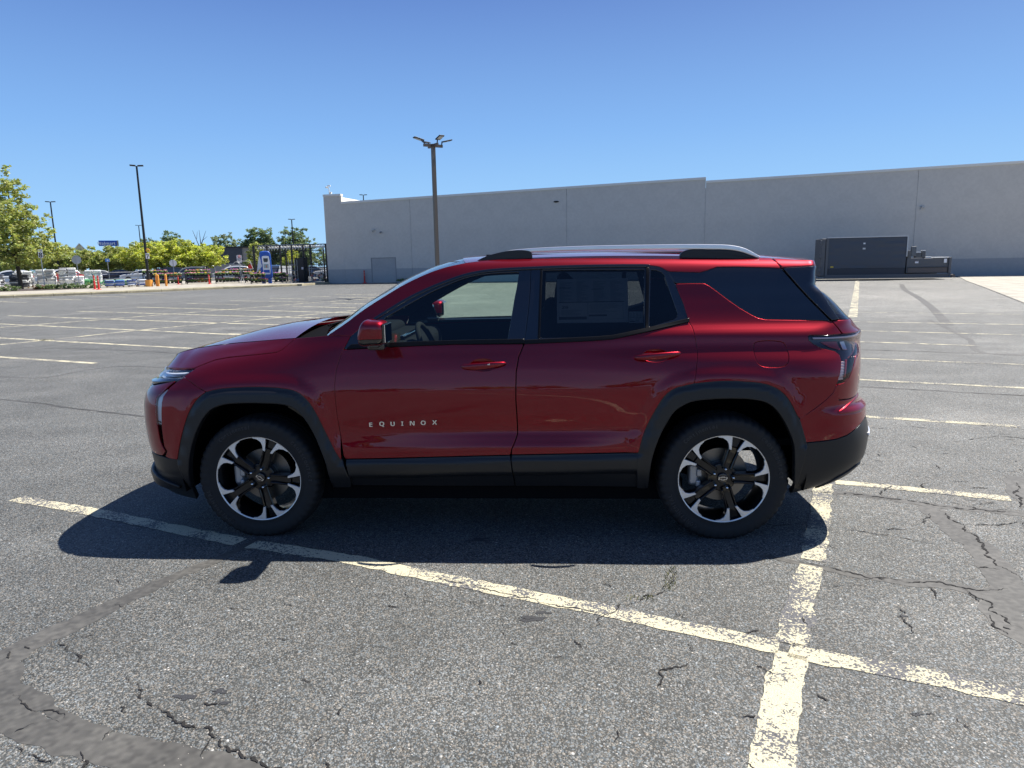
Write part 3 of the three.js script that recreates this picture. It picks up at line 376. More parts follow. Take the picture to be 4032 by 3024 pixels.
{ const P = [[-.52, .917], [-.562, .883], [-.587, .854], [-.593, .827], [-.597, .77], [-.599, .702], [-.566, .692], [-.558, .776], [-.554, .831], [-.549, .857], [-.536, .887]]; const [a, b] = pair('fog_light', panel(P, { off: -.014, thick: .01 }), std(lin(.62, .63, .65), .3, .3)); pair('lens', panel(P, { off: .001, thick: .025 }), lens, [a, b]); pair('turn_signal', panel([[-.575, .80], [-.592, .80], [-.596, .745], [-.572, .745]], { off: -.02, thick: .008 }), amber, [a, b]); pair('lamp_divider', panel([[-.57, .715], [-.598, .72], [-.598, .706], [-.57, .70]], { off: -.012, thick: .01 }), gloss, [a, b]); }
pair('air_vent', panel([[-.597, .697], [-.563, .688], [-.562, .627], [-.559, .571], [-.575, .575], [-.587, .632]], { off: -.02, thick: .01 }), inner);
pair('lower_bumper', panel([onQ(0, .505), onQ(.45, .50), [-.59, .496], [-.536, .489], [-.467, .488], [-.455, .44], [-.43, .30], [-.44, .20], [-.56, .215], onQ(.5, .245), onQ(0, .255)], { off: -.002, thick: .03 }), plast);
pair('bumper_lip', panel([onQ(0, .375), onQ(.55, .375), [-.66, .36], [-.52, .315], [-.5, .30], [-.6, .285], onQ(.55, .30), onQ(0, .30)], { off: .018, thick: .03, round: .01 }), plast);
// black wheel arch trim
pair('wheel_arch_trim', panel([...rev(archFi), ...archFo, [.53, .47], [.56, .37], [.55, .318]], { gap: .0008, lift: archLift(archFo), thick: .05, round: .008 }), plast);
pair('wheel_arch_trim', panel([...archRo, [3.165, .57], [3.13, .35], ...rev(archRi), [2.245, .318], [2.235, .45]], { gap: .0008, lift: archLift(archRo), thick: .05, round: .008 }), plast);
// doors
const doorF = [...frontGap, [.549, .4945], [.752, .498], [1.044, .506], [1.512, .5175], [1.518, .549], [1.540, .60], [1.553, .638], [1.551, .752], [1.547, .839], [1.551, .996], [1.565, 1.078], [1.596, 1.150], [1.2, 1.1515], [.999, 1.146], [.799, 1.139], [.60, 1.1305], [.5555, 1.129]].filter((p) => p[1] < 1.16);
const ell = (cx, cy, rx, ry, n = 32) => Array.from({ length: n }, (_, i) => [cx + rx * Math.cos(i / n * 6.2832), cy + ry * Math.sin(i / n * 6.2832)]);
const bowl = (cx, cy, rx, ry, dep) => { const pos = [], idx = [], n = 32, m = 6; for (let j = 0; j <= m; j++) for (let i = 0; i <= n; i++) { const a = i / n * 6.2832, r = j / m, X = cx + rx * r * Math.cos(a), Y = cy + ry * r * Math.sin(a); pos.push(X, Y, sideZ(X, Y) - .002 - dep * (1 - r * r)); } for (let j = 0; j < m; j++) for (let i = 0; i < n; i++) { const a = j * (n + 1) + i, b = a + n + 1; idx.push(a, b, a + 1, a + 1, b, b + 1); } return raw(pos, null, idx); };
function handle(x0, x1, y0, y1) { // curved grip with a stand-off gap
  const pos = [], idx = [], n = 30, m = 12; for (let i = 0; i <= n; i++) { const t = i / n, x = lerp(x0, x1, t), yc = lerp(y0, y1, t), e = Math.pow(Math.max(0, 1 - Math.pow(Math.abs(2 * t - 1), 8)), .5), ry = (.0125 + .006 * Math.sin(t * 3.14) - .002 * t) * (.35 + .65 * e), rz = .011 * (.4 + .6 * e), arch = .016 + .028 * Math.pow(Math.max(0, Math.sin(t * 3.14159)), .7); const zc = sideZ(x, yc) + arch; for (let k = 0; k <= m; k++) { const a = k / m * 6.2832, c = Math.cos(a), s = Math.sin(a), f = 1 / Math.pow(Math.pow(Math.abs(c), 3.2) + Math.pow(Math.abs(s), 3.2), 1 / 3.2); pos.push(x, yc + ry * s * f + (s < 0 ? -.004 * Math.sin(t * 3.14) * -s : 0), zc + rz * c * f); } }
  for (let i = 0; i < n; i++) for (let k = 0; k < m; k++) { const a = i * (m + 1) + k, b = a + m + 1; idx.push(a, b, a + 1, a + 1, b, b + 1); } return raw(pos, null, idx);
}
const cupF = ell(1.365, 1.036, .078, .037), cupR = ell(2.335, 1.078, .078, .037);
const fd = pair('front_door', panel(doorF, { holes: [cupF] }), paint);
pair('handle_cup', bowl(1.365, 1.036, .082, .040, .022), paint, fd); pair('door_handle', handle(1.243, 1.497, 1.029, 1.048), paint, fd); mesh('lock_cover', rbx(.014, .007, .004, .0015, 1.402, 1.046, sideZ(1.4, 1.046) + .056), chrome, fd[0]);
const belt3 = [[1.600, 1.150], [1.832, 1.158], [2.0, 1.164], [2.09, 1.170], [2.154, 1.181], [2.219, 1.194], [2.349, 1.219], [2.529, 1.256]];
const rearGap = [[2.529, 1.256], [2.545, 1.227], [2.558, 1.166], [2.566, 1.104], [2.564, 1.065], [2.554, .999], [2.542, .926]];
const doorR = [...belt3, ...rearGap.slice(1), ...rev(part(archRo, (p) => p[0] < 2.541)), [1.897, .5255], [1.520, .519], [1.522, .549], [1.544, .60], [1.557, .638], [1.555, .752], [1.551, .839], [1.555, .996], [1.569, 1.078]];
const rd = pair('rear_door', panel(doorR, { holes: [cupR], lift: flare }), paint);
pair('handle_cup', bowl(2.335, 1.078, .082, .040, .022), paint, rd); pair('door_handle', handle(2.216, 2.472, 1.071, 1.093), paint, rd);
// sill trim under the doors
pair('sill_trim', panel([[.549, .492], [.752, .4955], [1.044, .5035], [1.512, .515], [1.514, .49], [1.523, .40], [1.53, .305], [1.0, .305], [.555, .308], [.566, .36]], { lift: sillLift, thick: .03 }), plast);
pair('sill_trim', panel([[1.519, .5165], [1.897, .523], [2.238, .5295], [2.234, .45], [2.24, .305], [1.535, .305], [1.528, .40], [1.518, .49]], { lift: sillLift, thick: .03 }), plast);
// upper body frame, quarter panel
const dloTop = spl([[.592, 1.204], [.644, 1.245], [.697, 1.283], [.79, 1.34], [.922, 1.416], [1.055, 1.476], [1.155, 1.513], [1.255, 1.544], [1.356, 1.562], [1.456, 1.570], [1.635, 1.576], [1.836, 1.580], [2.035, 1.581], [2.233, 1.579], [2.318, 1.576], [2.383, 1.564], [2.411, 1.548]], 3);
const dTop = [[2.432, 1.540], [2.519, 1.536], [2.605, 1.532], [2.64, 1.541], [2.703, 1.560], [2.816, 1.559], [3.006, 1.551], [3.062, 1.546]];
const sideFrame = [...dloTop, ...dTop, [3.047, 1.573], [3.028, 1.603], ...rev(roofEdge), ...rev(pillarEdge), [.52, 1.208]];
pair('side_frame', panel(sideFrame, { gap: .0015, thick: .02 }), paint); pair('side_frame_lining', panel(sideFrame, { gap: .004, off: -.03, thick: .005 }), inner);
const frameRear = [[2.411, 1.548], [2.427, 1.531], [2.451, 1.488], [2.475, 1.43], [2.504, 1.353], [2.529, 1.260]];
const dLow = [[2.462, 1.469], [2.55, 1.470], [2.628, 1.468], [2.653, 1.454], [2.679, 1.435], [2.762, 1.370], [2.82, 1.328], [2.886, 1.288], [2.918, 1.272], [2.96, 1.263], [3.189, 1.256], [3.318, 1.251]];
const lampO = [[3.178, 1.173], [3.18, 1.149], [3.206, 1.128], [3.246, 1.107], [3.29, 1.096], [3.326, 1.087], [3.349, 1.068], [3.357, 1.040], [3.352, 1.0], [3.340, .955], [3.324, .912]];
const rbGap = [[3.324, .912], [3.305, .864], [3.261, .824], [3.194, .774], [3.124, .728]];
const fuelP = spl([[2.872, 1.11], [2.879, 1.139], [2.911, 1.151], [3.019, 1.149], [3.048, 1.137], [3.063, 1.099], [3.066, 1.059], [3.054, 1.026], [3.028, 1.010], [2.92, 1.011], [2.888, 1.032], [2.874, 1.077], [2.872, 1.11]], 3).slice(0, -1);
const quarter = [...dLow, [3.349, 1.215], [3.376, 1.179], [3.279, 1.176], [3.189, 1.178], ...lampO, ...rbGap.slice(1), ...rev(part(archRo, (p) => p[0] > 2.543 && p[1] > .715)), ...rev(rearGap), ...rev(frameRear).slice(1).filter((p) => p[1] < 1.468)];
pair('quarter_panel', panel(quarter, { holes: [fuelP], lift: flare }), paint); pair('fuel_door', panel(fuelP, { gap: .007, off: -.001 }), paint); pair('fuel_recess', panel(ell(2.968, 1.08, .13, .095), { gap: 0, off: -.02, thick: .003 }), inner);
// roof
mesh('roof', [crown(roofEdge, (t) => .038 - .01 * t, (t) => .07 * (1 - smooth(0, .2, t))), ], paint, car); mesh('headliner', crown(roofEdge, (t) => .036 - .01 * t, (t) => .07 * (1 - smooth(0, .2, t)), 28, .03), cabin, car);
for (const z of [.40, -.40]) mesh('roof_groove', bar([1.35, 1.650, z], [2.9, 1.640, z], .012, .016), inner, car);
const glassW = phy(lin(.80, .87, .83), { roughness: 0, transmission: 1, thickness: 0, ior: 1.5 });
mesh('windshield', crown(pillarEdge, (t) => .006 + .032 * t, (t) => lerp(.15, .07, t), 28, .004), glassW, car);
// side glass and its black frames
const dloF = [...part(dloTop, (p) => p[0] < 1.634), [1.635, 1.5735], [1.632, 1.463], [1.621, 1.335], [1.608, 1.234], [1.5985, 1.153], [1.2, 1.154], [.999, 1.149], [.799, 1.142], [.60, 1.1335], [.558, 1.133], [.574, 1.167]];
const paneF = spl([[.814, 1.163], [.805, 1.217], [.793, 1.265], [.782, 1.297], [.844, 1.336], [.923, 1.380], [1.056, 1.448], [1.189, 1.503], [1.289, 1.533], [1.356, 1.544], [1.457, 1.551], [1.571, 1.5535]], 3).concat([[1.558, 1.464], [1.545, 1.40], [1.519, 1.241], [1.507, 1.167]]);
pair('window_frame', panel(dloF, { gap: .002, off: -.002, holes: [paneF], thick: .03 }), gloss, fd);
pair('window_pane', panel(paneF, { gap: -.004, off: -.009, thick: .001, round: .0005 }), glassF, fd);
const dloR = [[1.639, 1.576], ...part(dloTop, (p) => p[0] > 1.64), ...frameRear, ...rev(belt3.map((p) => [p[0], p[1] + .003])), [1.612, 1.234], [1.625, 1.335], [1.636, 1.463]];
const paneR = [[1.684, 1.178], [1.693, 1.405], [1.703, 1.561], [1.902, 1.5615], [2.294, 1.556], [2.281, 1.224], [2.187, 1.201], [2.09, 1.185], [1.9, 1.180]];
const paneQ = [[2.322, 1.553], [2.356, 1.551], [2.388, 1.538], [2.405, 1.52], [2.435, 1.418], [2.473, 1.30], [2.469, 1.284], [2.452, 1.270], [2.303, 1.229]];
pair('window_frame', panel(dloR, { gap: .002, off: -.002, holes: [paneR, paneQ], thick: .03 }), gloss, rd); pair('window_pane', panel(paneR, { gap: -.004, off: -.009, thick: .001, round: .0005 }), glassR, rd); pair('quarter_pane', panel(paneQ, { gap: -.003, off: -.007, thick: .001, round: .0005 }), glassR, rd);
pair('window_molding', panel([[.60, 1.155], [.80, 1.162], [1.0, 1.168], [1.3, 1.173], [1.598, 1.175], [1.5985, 1.153], [1.2, 1.153], [.799, 1.141], [.575, 1.133]], { gap: .001, off: .006, thick: .01 }), trim, fd); pair('window_molding', panel([...belt3, ...rev(belt3.map((p) => [p[0] + .004, p[1] + .019]))], { gap: .001, off: .006, thick: .01 }), trim, rd);
pair('pillar_strip', panel([[2.301, 1.559], [2.315, 1.558], [2.297, 1.222], [2.285, 1.220]], { gap: 0, off: .006, thick: .01 }), trim, rd); pair('pillar_strip', panel([[1.694, 1.560], [1.701, 1.560], [1.690, 1.30], [1.685, 1.18], [1.678, 1.18], [1.683, 1.30]], { gap: 0, off: .004, thick: .008 }), trim, rd);
pair('frame_molding', panel([...part(dloTop, (p) => p[0] > .7 && p[0] < 2.32), ...rev(part(dloTop, (p) => p[0] > .7 && p[0] < 2.32).map((p) => [p[0] + .004, p[1] - .011]))], { gap: .0005, off: .006, thick: .012 }), gloss);
// rear: dark side glass, tailgate, spoiler, lamps, bumper
const tGap = [[3.065, 1.545], [3.152, 1.437], [3.231, 1.347], [3.318, 1.251]];
pair('side_glass', panel([...rev(dTop).slice(0), [2.412, 1.547], [2.427, 1.531], [2.451, 1.488], [2.463, 1.472], ...dLow.slice(1).map((p) => [p[0], p[1] + .001]), ...rev(tGap).slice(1)], { off: -.003 }), gloss);
pair('pillar_fin', panel([[3.072, 1.545], [3.16, 1.548], [3.286, 1.554], [3.276, 1.50], [3.263, 1.446], [3.29, 1.39], [3.325, 1.325], [3.366, 1.257], [3.323, 1.251], [3.236, 1.347], [3.157, 1.437]], { off: .006, thick: .03 }), gloss);
pair('spoiler', panel([[3.032, 1.602], [3.14, 1.593], [3.28, 1.584], onQ(2.75, 1.583), onQ(3, 1.583), onQ(3, 1.556), onQ(2.75, 1.556), [3.28, 1.557], [3.16, 1.551], [3.072, 1.549], [3.05, 1.573]], { off: .003, round: .008 }), paint); mesh('spoiler', crown(spoilEdge, (t) => .028 - .01 * t, (t) => -.04 * t), paint, car);
const tgg = pair('tailgate', panel([[3.322, 1.249], [3.354, 1.254], onQ(2.62, 1.247), onQ(3, 1.247), onQ(3, 1.183), onQ(2.6, 1.181), [3.382, 1.179], [3.353, 1.215]], {}), paint); pair('rear_window', panel([[3.292, 1.55], onQ(2.75, 1.551), onQ(3, 1.551), onQ(3, 1.25), onQ(2.62, 1.25), [3.372, 1.257], [3.331, 1.325], [3.296, 1.39], [3.269, 1.446], [3.281, 1.50]], { off: -.004 }), glassR, tgg); pair('tailgate_lower', panel([[3.372, .914], [3.404, .936], [3.431, .98], [3.466, 1.051], onQ(2.66, 1.078), onQ(2.75, 1.095), onQ(3, 1.095), onQ(3, .83), onQ(2.6, .828), [3.42, .818], [3.345, .822], [3.312, .862], [3.329, .908]], {}), paint, tgg);
pair('tailgate_trim', panel([onQ(2.775, 1.094), onQ(3, 1.094), onQ(3, 1.184), onQ(2.6, 1.182), onQ(2.6, 1.174), onQ(2.775, 1.169)], { off: -.006 }), gloss, tgg);
const lampR = [...lampO, [3.371, .916], [3.402, .936], [3.429, .98], [3.463, 1.051], onQ(2.66, 1.08), onQ(2.78, 1.098), onQ(2.78, 1.168), onQ(2.6, 1.174), [3.378, 1.175], [3.279, 1.1745], [3.189, 1.176]];
{ const [a, b] = pair('tail_light', panel(lampR, { off: -.028, thick: .01 }), gloss); pair('lens', panel(lampR, { off: .002, thick: .028, round: .006 }), smoke, [a, b]); pair('reflector', panel([[3.248, 1.141], [3.356, 1.140], [3.38, 1.094], [3.309, 1.113]], { off: -.018, thick: .005 }), redLens, [a, b]); pair('reverse_lamp', panel([[3.372, 1.138], [3.41, 1.137], [3.432, 1.092], [3.398, 1.095]], { off: -.018, thick: .005 }), chrome, [a, b]); pair('lamp_bar', panel([[3.20, 1.168], [3.30, 1.167], [3.40, 1.166], onQ(2.7, 1.165), onQ(2.7, 1.153), [3.40, 1.154], [3.3, 1.155], [3.21, 1.155]], { off: -.012, thick: .005 }), satin, [a, b]); for (let k = 0; k < 7; k++) pair('lamp_rib', panel([[3.362 - k * .003, 1.03 - k * .015], [3.392 - k * .002, 1.03 - k * .015], [3.392 - k * .002, 1.022 - k * .015], [3.362 - k * .003, 1.022 - k * .015]], { gap: 0, off: -.016, thick: .005 }), satin, [a, b]); pair('side_marker', panel([[3.40, 1.04], [3.408, 1.04], [3.392, .945], [3.384, .945]], { gap: 0, off: -.012, thick: .005 }), redLens, [a, b]); }
pair('rear_bumper', panel([...rev(rbGap), [3.345, .818], [3.42, .814], onQ(2.6, .822), onQ(3, .825), onQ(3, .70), onQ(2.7, .698), [3.544, .690], [3.458, .654], [3.395, .623], [3.331, .606], [3.254, .596], [3.164, .587], [3.145, .644], [3.122, .712]], {}), paint); pair('bumper_step', panel([[3.33, .752], [3.40, .782], [3.48, .806], onQ(2.7, .812), onQ(3, .812), onQ(3, .752), onQ(2.6, .75)], { off: .006, thick: .02, round: .012 }), paint);
pair('lower_bumper', panel([[3.164, .583], [3.254, .592], [3.331, .602], [3.395, .619], [3.458, .650], [3.544, .686], onQ(2.75, .694), onQ(3, .694), onQ(3, .33), onQ(2.6, .33), [3.36, .30], [3.22, .262], [3.128, .25], [3.126, .345], [3.116, .466]], { off: -.002, thick: .03 }), plast); pair('reflector', panel([[3.585, .592], onQ(2.72, .594), onQ(2.72, .578), [3.585, .577]], { gap: 0, off: .006, thick: .01 }), satin);
pair('bumper_scoop', panel([[3.28, .285], [3.38, .36], [3.50, .42], onQ(2.62, .40), onQ(2.62, .34), [3.38, .31]], { gap: 0, off: .006, thick: .012, round: .006 }), plast);
// dark inner body that closes the shut lines, wheel housings, floor
pair('inner_body', panel([[-.40, 1.0], [.2, 1.12], [.58, 1.125], [1.6, 1.145], [2.2, 1.185], [2.5, 1.24], [2.52, 1.35], [2.47, 1.455], [2.62, 1.455], [2.9, 1.27], [3.30, 1.24], [3.34, 1.18], [3.30, .9], [3.12, .70], ...rev(part(archRo, (p) => p[1] > .55)), [2.25, .34], [.53, .34], ...rev(part(archFo, (p) => p[1] > .55)), [-.5, .52], [-.52, .85]], { gap: 0, off: -.034, thick: .004 }), inner);
pair('inner_pillar', panel([[1.575, 1.56], [1.69, 1.56], [1.67, 1.17], [1.53, 1.17]], { gap: 0, off: -.05, thick: .01 }), cabin);
for (const [cx, cy] of [[0, .40], [2.73, .41]]) for (const s of [1, -1]) { const pos = [], idx = [], n = 24; for (let i = 0; i <= n; i++) { const a = -.25 + i / n * (Math.PI + .5); for (const z of [.36, .925]) pos.push(cx + .455 * Math.cos(a), cy + .455 * Math.sin(a), z * s); } for (let i = 0; i < n; i++) { const k = i * 2; idx.push(k, k + 1, k + 2, k + 2, k + 1, k + 3); } const w = new THREE.CircleGeometry(.455, 24, cx ? .25 : .02, cx ? Math.PI - .5 : Math.PI - .04).translate(cx, cy, .36 * s); mesh('wheel_housing', [raw(pos, null, idx), w], inner, car); }
mesh('underbody', [bx(2.3, .12, 1.62, 1.365, .27), bx(.85, .25, 1.1, -.28, .36), bx(1.1, .1, 1.0, 2.75, .47), bx(.42, .05, 1.2, 3.22, .42), rod([2.73, .36, .72], [2.73, .36, -.72], .035), rod([0, .36, .72], [0, .36, -.72], .03), rod([2.3, .42, .65], [2.72, .3, .66], .03)], inner, car);
// cabin
mesh('dashboard', [rbx(.52, .20, 1.36, .07, .62, 1.03, 0), rbx(.30, .12, 1.3, .05, .45, 1.12, 0)], cabin, car); mesh('instrument_screen', rbx(.03, .10, .5, .01, .80, 1.11, .18).rotateZ(0), gloss, car);
mesh('cabin_floor', [bx(1.78, .04, 1.74, 1.36, .36, 0), bx(1.3, .04, 1.2, 2.8, .50, 0), bx(.36, .04, 1.5, 3.2, .54, 0)], cabin, car);
{ const r = new THREE.TorusGeometry(.182, .017, 10, 40); r.rotateY(Math.PI / 2).rotateZ(.38).translate(.965, 1.055, .36); const sw = mesh('steering_wheel', [r, rbx(.05, .11, .13, .03, .955, 1.05, .36), bar([.955, 1.05, .36], [.965, 1.055, .53], .02, .03), bar([.955, 1.05, .36], [.965, 1.055, .19], .02, .03), bar([.955, 1.05, .36], [.90, .9, .36], .03), rod([.955, 1.05, .36], [.70, .97, .36], .03)], seatMat, car); mesh('trim', [bar([.972, 1.03, .40], [.978, 1.05, .49], .01, .012), bar([.972, 1.03, .32], [.978, 1.05, .23], .01, .012)], satin, sw); }
function seat(x, z, w, name = 'seat') { const s = mesh(name, [rbx(.52, .16, w, .06, x, .66, z), (() => { const g = rbx(.14, .66, w, .06, 0, .33, 0); g.rotateZ(-.28).translate(x + .26, .70, z); return g; })()], seatMat, car); mesh('headrest', (() => { const g = rbx(.10, .19, .26, .045, 0, 0, 0); g.rotateZ(-.2).translate(x + .50, 1.43, z); return g; })(), seatMat, s); }
seat(1.33, .37, .50); seat(1.33, -.37, .50); seat(2.22, .37, .5); seat(2.22, -.37, .5); mesh('console', rbx(.8, .3, .22, .05, 1.15, .72, 0), cabin, car);
// price sheet in the rear window
{ const n = 512, c = document.createElement('canvas'); c.width = c.height = n; const g = c.getContext('2d'); g.fillStyle = '#c9ced2'; g.fillRect(0, 0, n, n); g.fillStyle = '#7d858c'; for (let i = 0; i < 26; i++) for (let k = 0; k < 4; k++) { const w = 30 + hash(i, k, 3) * 70; g.fillRect(20 + k * 122, 30 + i * 9.4, w, 3); } g.fillStyle = '#4b545c'; g.fillRect(14, 268, 470, 8); g.fillRect(14, 100, 90, 6); g.fillRect(250, 120, 90, 6); g.strokeStyle = '#5c656c'; g.strokeRect(14, 280, 205, 190); g.strokeRect(224, 280, 250, 190); g.fillRect(14, 440, 200, 34); g.fillRect(228, 420, 130, 20); g.font = 'bold 44px sans-serif'; g.fillText('26', 34, 345); g.fillStyle = '#7d858c'; for (let i = 0; i < 10; i++) { g.fillRect(236, 296 + i * 11, 100 + hash(i, 1) * 110, 3); g.fillRect(30, 360 + i * 7, 90 + hash(i, 2) * 70, 2.5); }
  const t = new THREE.CanvasTexture(c); t.colorSpace = THREE.SRGBColorSpace; const m = std(lin(.42, .43, .45), .8, 0, { map: t });
  const sheet = (P, nx, ny, mat, name) => { const pos = [], uv = [], idx = []; const N = new V3(), S = new V3(); for (let j = 0; j <= ny; j++) for (let i = 0; i <= nx; i++) { const x = lerp(P[0], P[1], i / nx), y = lerp(P[2], P[3], j / ny), q = xToQ(x, y); surf(q, y, S); surfN(q, y, N); S.addScaledVector(N, -.016); pos.push(S.x, S.y, S.z); uv.push(i / nx, j / ny); } for (let j = 0; j < ny; j++) for (let i = 0; i < nx; i++) { const a = j * (nx + 1) + i; idx.push(a, a + 1, a + nx + 1, a + 1, a + nx + 2, a + nx + 1); } return mesh(name, raw(pos, null, idx, uv), mat, rd[0]); };
  sheet([1.786, 2.193, 1.265, 1.511], 8, 6, m, 'window_sticker'); sheet([2.196, 2.276, 1.261, 1.323], 3, 3, m, 'window_label'); }
// name letters on the front door
{ const word = 'EQUINOX', xs = [.708, .769, .829, .883, .943, 1.004, 1.080]; [...word].forEach((ch, i) => { const x = [.7075, .772, .835, .891, .949, 1.013, 1.079][i], y = lerp(.6975, .709, (x - .7) / .4), g = text(ch, .0235, .006); g.scale(ch === 'I' ? 1.25 : 1.4, 1.08, 1); g.translate(x, y, sideZ(x, y) + .001); mesh('letter', g, chrome, fd[0]); }); }
// roof rails
for (const s of [1, -1]) {
  const rail = new THREE.Group(); rail.name = 'roof_rail'; car.add(rail); const Z = .595;
  const top = spl([[1.45, 1.662], [1.50, 1.675], [1.643, 1.686], [1.916, 1.693], [2.321, 1.693], [2.668, 1.688], [2.80, 1.680], [2.88, 1.660], [2.968, 1.612]], 6), bot = spl([[1.45, 1.648], [1.50, 1.658], [1.643, 1.663], [1.916, 1.667], [2.321, 1.665], [2.668, 1.659], [2.80, 1.652], [2.87, 1.636], [2.955, 1.602]], 6);
  mesh('bar', extr([...top, ...rev(bot)], .034, .006).translate(0, 0, s * Z - .017), satin, rail);
  mesh('foot', extr(spl([[1.29, 1.610], [1.37, 1.645], [1.46, 1.668], [1.52, 1.676], [1.60, 1.676], [1.635, 1.664], [1.645, 1.618]], 4).concat([[1.645, 1.606], [1.29, 1.602]]), .042, .006).translate(0, 0, s * Z - .021), plast, rail);
  mesh('foot', extr(spl([[2.505, 1.612], [2.51, 1.638], [2.555, 1.660], [2.70, 1.658], [2.82, 1.650], [2.90, 1.625], [2.945, 1.602]], 4).concat([[2.5, 1.600]]), .038, .006).translate(0, 0, s * Z - .019), plast, rail);
}
{ const a = mesh('antenna_fin', extr([[2.72, 1.638], [2.78, 1.675], [2.84, 1.69], [2.87, 1.635]], .04, .012).translate(0, 0, -.02), paint, car); }
// door mirrors
for (const s of [1, -1]) {
  const g = new THREE.Group(); g.name = 'side_mirror'; car.add(g);
  const shell = (v0, v1) => { const pos = [], idx = [], nu = 36, nv = 18, pw = (c, e) => Math.sign(c) * Math.pow(Math.abs(c), e); for (let j = 0; j <= nv; j++) for (let i = 0; i <= nu; i++) { const v = lerp(v0, v1, j / nv), u = i / nu * 6.2832, cv = pw(Math.cos(v), .5), sv = pw(Math.sin(v), .55); let X = cv * pw(Math.cos(u), .55), Z = cv * pw(Math.sin(u), .6), Y = sv; let x = .781 + X * .072, y = 1.238 + Y * .070, z = 1.015 + Z * .100; if (X < 0) { x += .014 * X * (.35 - .65 * Y) + .022 * Math.max(0, Y) * -X; y -= .012 * X * Y; } x += -.03 * (Z > 0 ? Z * Z : 0) * (X < 0 ? .6 : -.1); y += .004 * Z; pos.push(x, y, z * s); } for (let j = 0; j < nv; j++) for (let i = 0; i < nu; i++) { const a = j * (nu + 1) + i, b = a + nu + 1; s > 0 ? idx.push(a, b, a + 1, a + 1, b, b + 1) : idx.push(a, a + 1, b, a + 1, b + 1, b); } return raw(pos, null, idx); };
  mesh('cap', shell(-.22, Math.PI / 2), paint, g); mesh('housing', shell(-Math.PI / 2, -.25), gloss, g);
  mesh('mirror_glass', rbx(.006, .10, .155, .003, .853, 1.238, 1.015 * s), std(lin(.85, .86, .87), .02, 1), g); mesh('rim', [rbx(.012, .108, .17, .02, .845, 1.238, 1.015 * s)], gloss, g);
  mesh('stalk', [rbx(.10, .045, .16, .015, .775, 1.158, .92 * s), rbx(.05, .02, .05, .008, .775, 1.164, 1.02 * s)], gloss, g);
}
